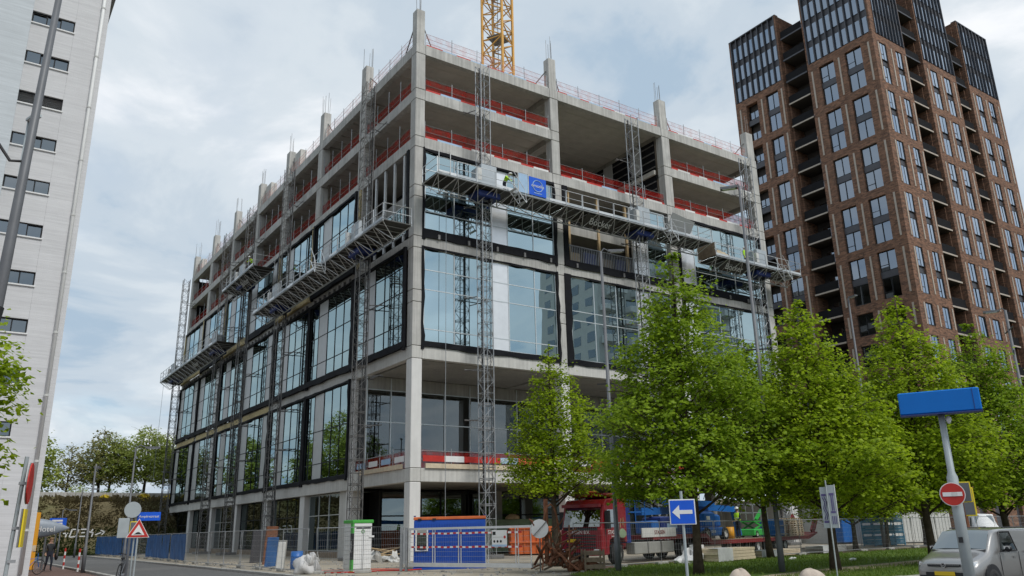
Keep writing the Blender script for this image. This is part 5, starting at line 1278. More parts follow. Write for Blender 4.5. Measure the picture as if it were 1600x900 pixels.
def furniture():
    lamp_post('lamp_post', 'tall grey lamp post rising through the crown of the largest linden', (1.95, -24.4, 0), 14.55, [(-.6, .78, .1)], .085, 'pole', ((7.9, .7, -.7, .9),))
    lamp_post('lamp_post', 'grey lamp post with a hooked arm between the small and the large linden', (-.9, -19.1, 0), 12.9, [(.8, -.55, .35)], .09, 'pole', ((7.2, .7, -.7, .9), (3.4, .7, -.7, .5)))
    lamp_post('lamp_post', 'slim lamp post before the brick tower, behind the second linden', (28.6, -11.8, 0), 16.9, [(-.3, -.95, .2)], .1)
    lamp_post('lamp_post', 'lamp post with several arms before the brick tower at the right edge', (19.1, -25.9, 0), 11.4, [(-.5, .85, .3)], .1, 'pole', ((10.4, .8, .6, 1.6), (9.2, .9, .4, 2.2)))
    lamp_post('lamp_post', 'dark lamp post leaning on the pavement beside the striped posts', (-16.3, 3.7, 0), 5.2, [(.3, .95, .2)], .07)
    lamp_post('lamp_post', 'lamp post with a right angled arm behind the round traffic sign', (-14.9, 1.2, 0), 6.0, [(.95, -.3, .5)], .06)
    lamp_post('lamp_post', 'small distant lamp post near the white flats', (-12.0, 44, 0), 6.2, [(.9, .1, .8)], .07)
    lamp_post('lamp_post', 'smallest distant lamp post, right beside the white flats', (-13.6, 42, 0), 4.2, [(.9, .1, .5)], .06)
    lamp_post('lamp_post', 'slim grey lamp post with a round head before the white flats', (-21.97, -13.5, 0), 15.6, [(.3, -.9, .05)], .09, 'pole_l')
    # big leaning pole, left edge
    o = thing('lamp_pole', 'thick grey lamp pole before the white flats at the left edge', 'lamp post', (-22.2, -29.5, 0))
    a, b = Vector((-22.3, -29.5, 0)), Vector((-21.98, -29.5, 13.6))
    MB().path([a, a.lerp(b, .42), b], [.09, .078, .034], 12).build('pole', 'pole', o, True)
    c = a.lerp(b, .546); MB().path([c, c+Vector((-.22, .0, -.04)), c+Vector((-.43, .0, .24))], .025, 6).build('bracket_arm', 'black', o)
    c = a.lerp(b, .36); MB().tube(c-Vector((.03, 0, .18)), c+Vector((.0, 0, .1)), .1, 12).build('collar', 'black', o)
    # edge-on traffic sign
    s = thing('traffic_sign', 'large traffic signs seen edge on, on a grey pole at the left', 'sign', (-21.15, -23.5, 0))
    MB().tube((-21.22, -23.5, 0), (-21.12, -23.5, 3.3), .04, 8).build('pole', 'pole_l', s); rot = Matrix.Rotation(R(80), 3, 'Z')
    d = rot @ Vector((0, -1, 0)); MB().disc(Vector((-21.05, -23.52, 2.75))+d*.05, d, .42, .03, 24).build('round_plate', 'red', s); MB().disc(Vector((-21.05, -23.52, 2.75))+d*.03, d, .425, .02, 24).build('plate_back', 'galv_d', s)
    MB().obox(Vector((-21.05, -23.52, 1.85))+d*.05, (.45, .03, .75), rot).build('yellow_plate', 'yellow', s); MB().obox(Vector((-21.06, -23.52, 1.85))+d*.02, (.46, .03, .76), rot).build('plate_back', 'galv_d', s)
    for z in (2.75, 1.85, 1.2): MB().box(-21.2, -21.05, -23.56, -23.44, z-.03, z+.03).build('clamp', 'galv', s)
    # speed hump triangle with the sign group behind
    F = Vector((-16.55, -11.0, 0)); V = Vector((-22.36, -43.5, 0)); f = (V-F).normalized(); rz = math.atan2(f.y, f.x)+PI/2
    t = thing('warning_sign', 'red and white triangular hump warning sign on a slim post', 'sign')
    MB().tube((0, .03, 0), (0, .03, 2.05), .03, 8).build('post', 'pole_l', t)
    def tri(s, z): return [(-s, z-s*.577), (s, z-s*.577), (0, z+s*1.155)]
    MB().prism(tri(.385, 1.84), 'y', -.01, .01).build('border_plate', 'white', t); MB().prism(tri(.355, 1.84), 'y', -.016, -.011).build('red_plate', 'red', t); MB().prism(tri(.215, 1.83), 'y', -.022, -.017).build('white_field', 'white', t)
    MB().prism([(-.15, 1.735), (.15, 1.735), (.10, 1.755), (.05, 1.80), (0, 1.815), (-.05, 1.80), (-.10, 1.755)], 'y', -.028, -.023).build('hump_symbol', 'black', t)
    place(t, F, rz)
    t = thing('traffic_sign', 'grey backs of a round and a square traffic sign on a dark post', 'sign')
    MB().tube((0, 0, 0), (0, 0, 2.9), .045, 8).build('post', 'pole', t); MB().disc((0, -.06, 2.62), (0, 1, 0), .29, .02, 24).build('round_back', 'pole_l', t); cb(-.44, -.06, -.06, -.04, 1.62, 2.32, c=.01).build('square_back', 'pole_l', t)
    cb(-.04, .3, -.05, -.03, 1.7, 2.2, c=.01).build('yellow_plate', 'yellow', t); cb(-.02, .28, -.056, -.051, 1.73, 2.17, c=.002).build('plate_back', 'pole', t)
    place(t, (-16.62, -9.9, 0), rz)
    t = thing('street_name_sign', 'blue street name plate behind the triangular warning sign', 'sign')
    MB().tube((-.42, .03, 0), (-.42, .03, 2.55), .03, 8).build('post', 'pole_l', t); cb(-.38, .42, -.012, .012, 2.22, 2.53, c=.006).build('name_plate', 'blue', t); put_text('Ampèrestraat', .125, 'white', t, (.02, -.018, 2.375)); place(t, (-16.05, -9.9, 0), rz)
    # one-way arrow sign
    F = Vector((-8.0, -29.55, 0)); f = (V-F).normalized(); rz = math.atan2(f.y, f.x)+PI/2
    t = thing('arrow_sign', 'square blue sign with a white arrow pointing left', 'sign')
    MB().tube((0, .05, 0), (0, .05, 2.4), .035, 8).build('post', 'pole_l', t); cb(-.305, .305, -.012, .012, 1.63, 2.21, c=.008).build('border_plate', 'white', t); cb(-.28, .28, -.018, -.013, 1.655, 2.185, c=.002).build('blue_field', 'blue', t)
    MB().prism([(-.24, 1.92), (-.07, 2.08), (-.07, 1.965), (.23, 1.965), (.23, 1.875), (-.07, 1.875), (-.07, 1.76)], 'y', -.024, -.019).build('arrow', 'white', t); place(t, F, rz+.05)
    # blue box sign and no-entry disc on the thick pole
    F = Vector((-9.95, -37.03, 0)); f = (V-F).normalized(); rz = math.atan2(f.y, f.x)+PI/2
    t = thing('box_sign', 'large blue box sign with a no entry disc on a thick grey pole', 'sign')
    MB().path([(0, .1, 0), (0, .1, 2.22), (0, .1, 2.30), (0, .1, 3.25)], [.078, .078, .05, .046], 12).build('pole', 'pole_l', t, True)
    cb(-.56, .56, -.08, .12, 3.18, 3.52, c=.015).build('light_box', 'azure', t); bx(.46, .468, -.085, -.08, 3.19, 3.51).build('panel_joint', 'blue_d', t); bx(-.565, .565, -.09, .13, 3.16, 3.178).build('edge_trim', 'blue_d', t)
    MB().blob((.09, .1, 3.08), (.04, .04, .06), 1, .1, 8, 6).build('camera_housing', 'white', t)
    n = MB().disc((-.035, -.03, 1.97), (0, 1, 0), .172, .02, 32).build('no_entry_disc', 'white', t); MB().disc((-.035, -.043, 1.97), (0, 1, 0), .160, .006, 32).build('red_field', 'red', n); cb(-.165, .095, -.052, -.047, 1.94, 2.0, c=.002).build('white_bar', 'white', n)
    bx(-.04, .03, -.056, -.053, 1.94, 2.0).build('sticker', 'offwhite', n)
    cb(.05, .22, .13, .15, 1.85, 2.15, c=.004).build('yellow_plate', 'yellow', t); cb(.065, .205, .125, .129, 1.865, 2.135, c=.002).build('plate_face', 'pole', t)
    cb(-.06, .0, -.004, .004, 1.28, 1.36, c=.002).build('sticker', 'black', t)
    place(t, F, rz)
    bb = thing('pole_sign', 'brown pole with a yellow framed board behind the silver van', 'sign'); MB().tube((0, 0, 0), (0, 0, 2.4), .06, 8).build('post', 'rust', bb); cb(-.3, .3, -.05, -.02, 2.0, 2.8, c=.01).build('frame', 'yellow', bb); cb(-.26, .26, -.056, -.051, 2.04, 2.76, c=.002).build('face', 'pole', bb); place(bb, (2.0, -31.0, -.3), rz)
    # information board on the lawn
    F = Vector((-.25, -28.1, 0)); t = thing('information_board', 'grey double board with purple symbols on a thin pole', 'sign'); f = (V-F).normalized(); rz = math.atan2(f.y, f.x)+PI/2
    MB().tube((0, -.06, 0), (0, -.06, 3.35), .035, 8).build('post', 'pole_l', t); cb(-.33, -.02, -.02, .02, 1.95, 3.15, c=.006).build('board', 'pole_l', t); cb(.02, .36, -.02, .02, 1.95, 3.2, c=.006).build('board', 'pole_l', t); bx(.36, .39, -.03, .03, 1.95, 3.22).build('edge_trim', 'white', t)
    pu = M('board_purple', (.11, .09, .22), .6)
    for (x0, x1, z0, z1) in ((.08, .3, 2.9, 2.97), (.14, .19, 2.45, 2.9), (.22, .26, 2.45, 2.9), (.08, .3, 2.38, 2.44), (.1, .14, 2.06, 2.3), (.18, .22, 2.06, 2.3), (.26, .3, 2.06, 2.3), (-.28, -.06, 2.88, 2.95), (-.28, -.06, 2.1, 2.17)): bx(x0, x1, -.028, -.022, z0, z1).build('symbol', pu, t)
    MB().path([(-.25, -.026, 2.86), (-.15, -.026, 2.7), (-.24, -.026, 2.52), (-.15, -.026, 2.36), (-.24, -.026, 2.2)], .022, 4).build('symbol', pu, t); MB().path([(-.16, -.026, 2.86), (-.07, -.026, 2.7), (-.15, -.026, 2.52), (-.07, -.026, 2.36), (-.14, -.026, 2.2)], .022, 4).build('symbol', pu, t)
    place(t, F, rz-.1); t.scale = (.62, 1, 1); t.location.z = -.5
    # boulders
    for (x, y, r, sd, lab) in ((-4.15, -27.75, .36, 4, 'left of the two rounded boulders at the lawn edge'), (-3.0, -29.2, .42, 7, 'right of the two rounded boulders at the lawn edge, near the information board')):
        b = MB().blob((x, y, .08), (r, r*.9, .36), sd, .10, 20, 12).build('boulder', 'boulder', None, True); tag(b, lab, 'boulder', 'boulders along the lawn')
    # striped posts
    for (x, y, lab) in ((-16.3, 5.6, 'nearer red and white striped post on the left pavement'), (-16.4, 10.9, 'farther red and white striped post on the left pavement')):
        p = thing('striped_post', lab, 'bollard', (x, y, 0), 'striped posts'); 
        for k in range(6): MB().tube((x, y, k*.19), (x, y, (k+1)*.19), .05, 10).build('band', 'red' if k % 2 else 'white', p)
    # orange panel, rocket shaped hotel sign, blue plate
    o = thing('totem_sign', 'tall orange totem sign standing beside the white flats', 'sign', (-18.4, 8.3, 0)); cb(-19.4, -18.1, 8.2, 8.42, .1, 3.05, c=.02).build('panel', 'orange', o); 
    for x in (-19.2, -18.3): bx(x-.05, x+.05, 8.25, 8.37, -.05, .1).build('foot', 'pole', o)
    bx(-19.38, -18.12, 8.192, 8.198, 1.05, 1.35).build('pale_stripe', 'wood_p', o)
    s = thing('rocket_sign', 'grey rocket shaped hotel sign pointing right', 'sign', (-17.5, 10.8, 2.2)); pts = []; n = 14; prof = [(-2.6, .52), (-1.2, .56), (-.6, .55), (-.1, .46), (.35, .30), (.75, .12), (.95, .01)]
    P = []; F = []
    for (x, r) in prof: P += [(-17.3+x, 10.8+r*.5*math.cos(a*2*PI/n), 2.25+r*math.sin(a*2*PI/n)) for a in range(n)]
    for i in range(len(prof)-1): F += [(i*n+a, i*n+(a+1) % n, (i+1)*n+(a+1) % n, (i+1)*n+a) for a in range(n)]
    F += [tuple(range(n))]; MB().add(P, F).build('body', 'shark', s, True); put_text('n Hotel', .42, 'white', s, (-17.75, 10.48, 2.2)); 
    for x in (-19.2, -17.5): MB().tube((x, 10.8, 0), (x, 10.8, 1.75), .06, 8).build('leg', 'pole', s)
    b = thing('parking_plate', 'small blue and white plate on a post behind the rocket sign', 'sign', (-14.6, 22, 0)); MB().tube((-14.6, 22, 0), (-14.6, 22, 3.0), .04, 8).build('post', 'pole', b); b.location.x -= 1.3; cb(-15.1, -14.05, 21.93, 21.97, 2.45, 3.05, c=.01).build('plate', 'blue', b); bx(-14.95, -14.3, 21.915, 21.925, 2.58, 2.75).build('white_field', 'white', b); bx(-14.95, -14.3, 21.915, 21.925, 2.82, 2.94).build('white_field', 'white', b)
    # white lettering with arrow on the slope
    t = thing('slope_lettering', 'white timber letters and an arrow fixed to the ivy slope', 'lettering', (-10.3, 54.8, 1.4)); D0 = Vector((-12.6, 54.5, 1.35)); k = .0675
    segs = [((8, 21), (15, 21)), ((13, 20), (12, 27)), ((20, 15), (17, 27)), ((20, 15), (25, 15)), ((18, 27), (26, 26)), ((29, 15), (26, 27)), ((32, 15), (40, 15)), ((33, 20.5), (38, 20)), ((31, 26), (39, 26)), ((49, 15), (46.5, 19.5)), ((44, 19), (50, 21)), ((49.5, 21), (48, 27)), ((53, 24), (61, 20.5)), ((60, 17), (66, 19.5)), ((66, 19.5), (62, 24))]
    for (a, b) in segs:
        p = D0+Vector((a[0]*k, 0, (27-a[1])*k*.95+.5)); q = D0+Vector((b[0]*k, 0, (27-b[1])*k*.95+.5)); MB().bar(p, q, .12, .12).build('letter_stroke', 'white', t)
    # bicycles
    def bicycle(lab, loc, rz, m, lean=.08):
        b = thing('bicycle', lab, 'bicycle'); r = .34
        for x in (-.53, .53):
            w = MB().path([(x+r*math.cos(a*PI/12), 0, r+.02+r*math.sin(a*PI/12)) for a in range(24)], .02, 6, closed=True).build('tyre', 'rubber', b); sp = MB()
            for a in range(10): sp.tube((x, 0, r+.02), (x+r*math.cos(a*PI/5), 0, r+.02+r*math.sin(a*PI/5)), .004, 3, cap=False)
            sp.build('spokes', 'galv', w)
        f = MB(); f.path([(-.53, 0, .36), (-.12, 0, .3), (-.22, 0, .85), (-.53, 0, .36)], .018, 6); f.path([(-.12, 0, .3), (.38, 0, .78), (-.2, 0, .72)], .02, 6); f.path([(.53, 0, .36), (.40, 0, .7), (.36, 0, 1.0)], .02, 6); f.build('frame', m, b)
        MB().path([(.28, -.28, 1.04), (.38, -.22, 1.06), (.37, 0, 1.02), (.38, .22, 1.06), (.28, .28, 1.04)], .014, 6).build('handlebar', 'black', b); MB().blob((-.24, 0, .9), (.13, .07, .04), 1, .1, 10, 6).build('saddle', 'black', b); MB().box(-.75, -.3, -.06, .06, .74, .76).build('rack', 'galv_d', b)
        MB().tube((-.12, -.09, .3), (-.12, .09, .3), .07, 10).build('crank', 'galv', b); place(b, loc, rz, (lean, 0))
    bicycle('dark bicycle parked at the post of the warning sign', (-16.7, -9.4, 0), R(70), 'pole', .06)
    bicycle('bright blue bicycle leaning by the orange panel', (-18.7, 3.6, 0), R(35), 'blue_lift', .1)
furniture()
# ---------------------------------------------------------------- vehicles
def wheel(parent, c, r, w, ax='y', rim='alu', n=22):
    """tyre with a dished rim, axle along ax"""
    c = Vector(c); e = Vector((0, 1, 0)) if ax == 'y' else Vector((1, 0, 0)); u = Vector((1, 0, 0)) if ax == 'y' else Vector((0, 1, 0)); z = Vector((0, 0, 1))
    def ring(prof):
        m = MB(); P = []; F = []; k = len(prof)
        for i in range(n):
            a = 2*PI*i/n; rad = u*math.cos(a)+z*math.sin(a)
            for (rr, d) in prof: P.append(c+rad*rr+e*d)
        for i in range(n):
            for j in range(k-1): F.append((i*k+j, ((i+1) % n)*k+j, ((i+1) % n)*k+j+1, i*k+j+1))
        return m.add(P, F)
    t = ring([(r*.6, -w/2), (r*.93, -w/2), (r, -w*.35), (r, w*.35), (r*.93, w/2), (r*.6, w/2)]).build('tyre', 'rubber', parent, True)
    ring([(.01, -w*.28), (r*.25, -w*.30), (r*.3, -w*.18), (r*.52, -w*.2), (r*.62, -w*.49), (r*.62, w*.49), (r*.52, w*.2), (.01, w*.28)]).build('rim', rim, t, True)
    return t
def loft(secs):
    """body from half sections (y, [(x,z)...]) mirrored in x"""
    m = MB(); k = len(secs[0][1])*2; P = []; F = []
    for y, h in secs: P += [(x, y, z) for x, z in h]+[(-x, y, z) for x, z in reversed(h)]
    for i in range(len(secs)-1):
        for j in range(k): F.append((i*k+j, (i+1)*k+j, (i+1)*k+(j+1) % k, i*k+(j+1) % k))
    F += [tuple(range(k)), tuple((len(secs)-1)*k+j for j in range(k-1, -1, -1))]
    return m.add(P, F)
def van():
    v = thing('delivery_van', 'beige silver small delivery van driving at the right edge', 'van')
    def sec(y, w, zb, wt, zt, z0=.24): return (y, [(.01, z0), (w*.86, z0), (w*.97, z0+.1), (w, (z0+zb)/2), (w*.985, zb), (wt+.035, zt-.12), (wt, zt-.045), (wt*.86, zt-.005), (wt*.45, zt+.012), (.01, zt+.016)])
    b = loft([sec(-.02, .60, .52, .52, .68, .34), sec(.03, .74, .60, .64, .75, .24), sec(.15, .80, .68, .72, .84), sec(.5, .835, .78, .75, .93), sec(.80, .845, .90, .755, 1.03), sec(1.08, .85, .95, .70, 1.29), sec(1.36, .85, .97, .665, 1.525), sec(1.62, .85, .98, .67, 1.575), sec(2.6, .85, .98, .67, 1.58), sec(3.7, .85, .98, .67, 1.57), sec(4.05, .84, .96, .66, 1.52), sec(4.2, .80, .9, .63, 1.35, .3)]).build('body', 'van', v, True)
    md = b.modifiers.new('smooth', 'SUBSURF'); md.levels = 2; md.render_levels = 2
    g = MB().add([(-.70, .835, 1.065), (-.35, .79, 1.085), (.35, .79, 1.085), (.70, .835, 1.065), (.61, 1.31, 1.505), (.3, 1.295, 1.535), (-.3, 1.295, 1.535), (-.61, 1.31, 1.505)], [(0, 1, 6, 7), (1, 2, 5, 6), (2, 3, 4, 5)]).build('windscreen', 'carglass', v)
    MB().add([(-.72, .82, 1.05), (.72, .82, 1.05), (.72, .75, 1.035), (-.72, .75, 1.035)], [(0, 1, 2, 3)]).build('wiper_tray', 'black', v)
    for s in (-1, 1):
        d = MB().add([(s*.838, 1.38, 1.03), (s*.838, 2.12, 1.03), (s*.718, 2.12, 1.45), (s*.718, 1.66, 1.45)], [(0, 1, 2, 3)]).build('side_window', 'carglass', v)
        MB().path([(s*.845, 1.30, 1.0), (s*.845, 2.18, 1.0), (s*.712, 2.18, 1.48), (s*.712, 1.62, 1.48)], .018, 5, closed=True).build('window_seal', 'black', v)
        mr = MB().blob((s*.98, 1.42, 1.07), (.10, .07, .085), 2, .1, 12, 8).build('mirror', 'black', v, True); MB().add([(s*.9, 1.36, 1.06), (s*1.05, 1.36, 1.06), (s*1.05, 1.36, 1.13), (s*.9, 1.36, 1.13)], [(0, 1, 2, 3)]).build('mirror_cap', 'chrome', mr); MB().tube((s*.82, 1.46, 1.02), (s*.93, 1.43, 1.04), .025, 6).build('mirror_arm', 'black', mr)
        h = MB().add([(s*.40, -.005, .66), (s*.735, .10, .665), (s*.765, .20, .78), (s*.70, .10, .775), (s*.42, .015, .72)], [(0, 1, 2, 3, 4)]).build('headlamp', 'lamp', v); MB().disc((s*.62, .045, .70), (0, 1, 0), .045, .02, 12).build('lamp_lens', 'chrome', h)
        MB().box(s*.45, s*.68, -.012, .05, .36, .44).build('fog_lamp_recess', 'black', v)
        MB().tube((s*.69, 1.9, 1.585), (s*.69, 3.9, 1.585), .018, 6).build('roof_rail', 'black', v)
        MB().box(s*.853, s*.868, 1.9, 2.06, .83, .86).build('door_handle', 'van', v)
        for y in (1.2, 2.22): MB().box(s*.846, s*.856, y, y+.012, .36, .97).build('door_seam', 'black', v)
        MB().box(s*.847, s*.862, 2.5, 3.7, .96, .985).build('slide_rail', 'van', v)
        for y in (.70, 3.35):
            MB().tube((s*.70, y, .32), (s*.862, y, .32), .39, 24).build('wheel_arch', 'black', v); wheel(v, (s*.77, y, .30), .30, .2, 'x')
    gr = MB().box(-.42, .42, -.045, .02, .655, .72).build('grille', 'black', v); MB().disc((0, -.05, .692), (0, 1, 0), .06, .02, 20).build('badge', 'chrome', v); bx(-.4, .4, -.05, -.046, .70, .707).build('grille_line', 'chrome', gr)
    MB().disc((0, -.062, .692), (0, 1, 0), .045, .004, 20).build('badge_field', 'black', v)
    for s_ in ((-.03, .02, 0, -.03), (.03, .02, 0, -.03)): MB().bar((s_[0], -.066, .692+s_[1]), (s_[2], -.066, .692+s_[3]), .008).build('badge_letter', 'chrome', v)
    MB().box(-.5, .5, -.03, .03, .40, .52).build('lower_intake', 'black', v); cb(-.26, .26, -.055, -.035, .44, .54, c=.004).build('number_plate', 'plate', v); bx(-.6, .6, -.035, .0, .27, .33).build('splitter', 'black', v)
    F = Vector((-3.0, -32.87, -.02)); V = Vector((-22.36, -43.5, 0)); f = (V-F).normalized(); place(v, F, math.atan2(f.y, f.x)+PI/2-R(28.3)); v.scale = (.905, .905, .90)
van()
def truck():
    t = thing('haulage_truck', 'dark red low loader truck with cab facing left behind the fence', 'truck'); W = 1.13
    # cab: local x = 0 at the front, y lateral, near side is -y
    cab = MB().prism([(.06, .42), (0, .55), (0, 1.55), (.10, 1.62), (.30, 2.62), (.50, 2.86), (2.05, 2.98), (2.12, 2.9), (2.12, .95), (1.95, .95), (1.86, 1.10), (1.60, 1.16), (1.0, 1.16), (.74, 1.10), (.64, .9), (.62, .45)], 'y', -W, W).build('cab', 'truckred', t)
    bv = cab.modifiers.new('edge', 'BEVEL'); bv.width = .05; bv.segments = 2
    MB().add([(.06, -W*.9, 1.66), (.06, W*.9, 1.66), (.27, W*.87, 2.5), (.27, -W*.87, 2.5)], [(0, 1, 2, 3)]).build('windscreen', 'carglass', t); bx(.02, .2, -W*.93, W*.93, 2.52, 2.66).build('sun_visor', 'truckred', t)
    bx(-.015, .02, -W*.82, W*.82, 1.5, 1.62).build('wiper_panel', 'black', t)
    for k in range(5): bx(-.02, .01, -.82, .82, .72+k*.13, .79+k*.13).build('grille_bar', 'black', t)
    bx(-.03, .03, -W*.96, W*.96, .42, .60).build('bumper', 'truckred', t); bx(-.035, .0, -.45, .45, .42, .56).build('bumper_intake', 'black', t); cb(-.05, -.03, .25, .75, 1.0, 1.14, c=.004).build('number_plate', 'plate', t)
    for s in (-1, 1):
        cb(-.05, .02, s*.72, s*1.05, .56, .70, c=.02).build('headlamp', 'lamp', t)
        bx(.28, .42, s*(W+.05), s*(W+.26), 1.55, 2.35).build('mirror', 'black', t)
        w = MB().add([(.42, s*(W+.004), 1.62), (1.25, s*(W+.004), 1.62), (1.25, s*(W+.004), 2.4), (.52, s*(W+.004), 2.4)], [(0, 1, 2, 3)]).build('side_window', 'carglass', t)
        for z in (.5, .78): bx(.68, 1.9, s*(W-.25), s*(W-.1), z, z+.05).build('step', 'black', t)
        wheel(t, (1.3, s*(W-.16), .47), .47, .3); bx(.36, .38, s*(W+.003), s*(W+.008), .6, 2.4).build('door_seam', 'black', t)
    ar = cb(.7, 2.05, -W*.85, W*.85, 2.97, 3.15, c=.08).build('roof_deflector', 'truckred', t); MB().blob((.9, 0, 3.2), (.16, .5, .07), 1, .05, 12, 6).build('beacon_bar', 'red_o', t)
    put_text('STASSEN B.V.', .22, 'white', t, (-.03, .1, 1.42), -PI/2); put_text('STASSEN', .24, 'white', t, (1.0, -W-.012, 1.4)); put_text('TRANSPORT', .08, 'white', t, (1.0, -W-.012, 1.22))
    lf = MB().blob((1.72, -W-.01, 1.35), (.3, .01, .2), 3, .1, 14, 6).build('leaf_print', 'green_c', t); MB().path([(1.55, -W-.012, 1.6), (1.62, -W-.012, 2.0), (1.72, -W-.012, 1.7), (1.8, -W-.012, 2.05), (1.86, -W-.012, 1.62)], .02, 4).build('leaf_print', 'wood', t)
    # chassis
    for s in (-1, 1): bx(1.9, 9.6, s*.38, s*.5, .62, .9).build('chassis_rail', 'trailer', t)
    for x in (2.7, 3.95, 5.2): cb(x, x+1.15, -W, -W+.5, .38, .92, c=.03).build('side_locker', 'panel_g', t)
    cb(2.2, 2.6, -W+.1, W-.1, .9, 2.6, c=.02).build('rear_rack', 'blue_d', t)
    for x in (7.3, 8.6):
        for s in (-1, 1): wheel(t, (x, s*(W-.17), .46), .46, .32); MB().path([(x+.56*math.cos(a*PI/8), s*(W-.17), .46+.56*math.sin(a*PI/8)) for a in range(9)], .05, 5).build('mudguard', 'black', t)
    cb(3.4, 6.6, -W-.02, -W+.06, 1.12, 1.55, c=.01).build('name_board', 'offwhite', t); put_text('STASSEN', .26, 'trailer', t, (5.0, -W-.03, 1.33))
    # low loader
    MB().prism([(4.4, 1.0), (9.8, 1.0), (10.3, .62), (24.0, .62), (25.6, .95), (25.6, 1.05), (23.9, .82), (10.5, .82), (9.9, 1.2), (4.4, 1.2)], 'y', -W, W).build('trailer_bed', 'trailer', t)
    for k in range(14): bx(10.6+k, 11.55+k, -W+.04, W-.04, .822, .85).build('deck_plank', 'wood_o', t)
    for x in (16.2, 17.5, 18.8, 20.1):
        for s in (-1, 1): wheel(t, (x, s*(W-.15), .36), .36, .28)
    MB().bar((25.5, -.8, 1.0), (26.6, -.8, 2.1), .12, .5).build('ramp', 'trailer', t); MB().bar((25.5, .8, 1.0), (26.6, .8, 2.1), .12, .5).build('ramp', 'trailer', t)
    place(t, (1.62, -13.78, 0), R(15))
    # loads, in the truck's own frame
    M4 = Matrix.Translation((1.62, -13.78, 0)) @ Matrix.Rotation(R(15), 4, 'Z')
    b = thing('boom_lift', 'blue articulated boom lift loaded behind the red cab', 'lift'); 
    cb(9.9, 12.5, -.95, .95, 1.05, 1.5, c=.06).build('chassis', 'blue_lift', b)
    for x in (10.2, 12.3):
        for s in (-1, 1): wheel(b, (x, s*.9, 1.16), .34, .3, 'y', 'offwhite')
    cb(10.2, 11.6, -.85, .85, 1.5, 2.35, c=.12).build('turntable', 'blue_lift', b); cb(11.7, 12.5, -.7, .7, 1.5, 2.2, c=.1).build('counterweight', 'blue_lift', b)
    MB().bar((12.3, .1, 2.5), (5.2, .1, 2.35), .34, .36).build('lower_boom', 'blue_lift', b); MB().bar((12.3, -.35, 2.75), (7.0, -.35, 2.85), .3, .32).build('upper_boom', 'blue_lift', b)
    MB().bar((12.1, .1, 2.6), (15.4, -.1, 2.5), .3, .34).build('rear_boom', 'blue_lift', b); MB().bar((15.3, -.1, 2.6), (15.9, -.1, 1.0), .26).build('jib', 'blue_lift', b)
    MB().tube((9.4, .1, 2.1), (11.0, .1, 1.7), .07, 8).build('hydraulic_ram', 'chrome', b)
    bk = MB()
    for x in (3.0, 3.9, 4.8):
        for y in (-.5, .5): bk.tube((x, y, 1.75), (x, y, 2.85), .03, 5)
    for z in (1.8, 2.3, 2.85): bk.path([(3.0, -.5, z), (4.8, -.5, z), (4.8, .5, z), (3.0, .5, z)], .03, 5, closed=True)
    bk.build('basket', 'blue_lift', b); cb(6.2, 8.4, -.6, .6, 1.25, 2.1, c=.08).build('engine_cover', 'blue_d', b); cb(5.4, 6.1, -.5, .5, 1.25, 1.9, c=.05).build('control_box', 'blue_lift', b)
    put_text('GENIE', .2, 'white', b, (11.0, -.965, 1.28)); bx(10.5, 10.9, -.862, -.855, 1.9, 2.1).build('decal', 'white', b); bx(6.7, 7.7, -.61, -.6, 1.5, 1.75).build('decal', 'paleblue', b)
    b.matrix_world = M4
    sc = thing('scissor_lift', 'bright green small lift machine on the trailer behind the worker', 'lift'); cb(17.2, 19.4, -.5, .5, .95, 1.35, c=.05).build('chassis', 'green_m', sc); cb(17.3, 19.3, -.48, .48, 1.75, 1.85, c=.02).build('deck', 'green_m', sc)
    for s in (-1, 1):
        for (x0, x1) in ((17.5, 19.1), (19.1, 17.5)): MB().bar((x0, s*.4, 1.35), (x1, s*.4, 1.75), .08).build('scissor_arm', 'green_m', sc)
        for x in (17.5, 19.1): wheel(sc, (x, s*.46, 1.05), .2, .14, 'y', 'offwhite')
    rl = MB(); 
    for z in (2.3, 2.8): rl.path([(17.3, -.48, z), (19.3, -.48, z), (19.3, .48, z), (17.3, .48, z)], .025, 5, closed=True)
    for x in (17.3, 18.3, 19.3): rl.tube((x, -.48, 1.85), (x, -.48, 2.8), .025, 5); rl.tube((x, .48, 1.85), (x, .48, 2.8), .025, 5)
    rl.build('guard_rail', 'galv', sc); MB().bar((18.6, 0, 1.9), (19.6, -.3, 2.9), .16).build('folded_arm', 'green_m', sc); sc.matrix_world = M4
    bx2 = thing('tool_box', 'blue machine part with a grey cage on the trailer', 'machine'); cb(20.2, 21.2, -.7, .5, .86, 1.9, c=.05).build('body', 'blue_lift', bx2); cg = MB()
    for z in (1.0, 1.5, 2.0): cg.path([(19.6, -.9, z), (21.2, -.9, z), (21.2, -.72, z), (19.6, -.72, z)], .025, 5, closed=True)
    cg.build('cage', 'galv', bx2); bx2.matrix_world = M4
    tk = thing('orange_drum', 'small orange drum at the feet of the worker', 'drum'); MB().tube((13.9, -.5, .86), (13.9, -.5, 1.5), .24, 14).build('barrel', 'orange', tk, True); MB().tube((13.9, -.5, 1.5), (13.9, -.5, 1.56), .2, 14).build('lid', 'black', tk); tk.matrix_world = M4
truck()
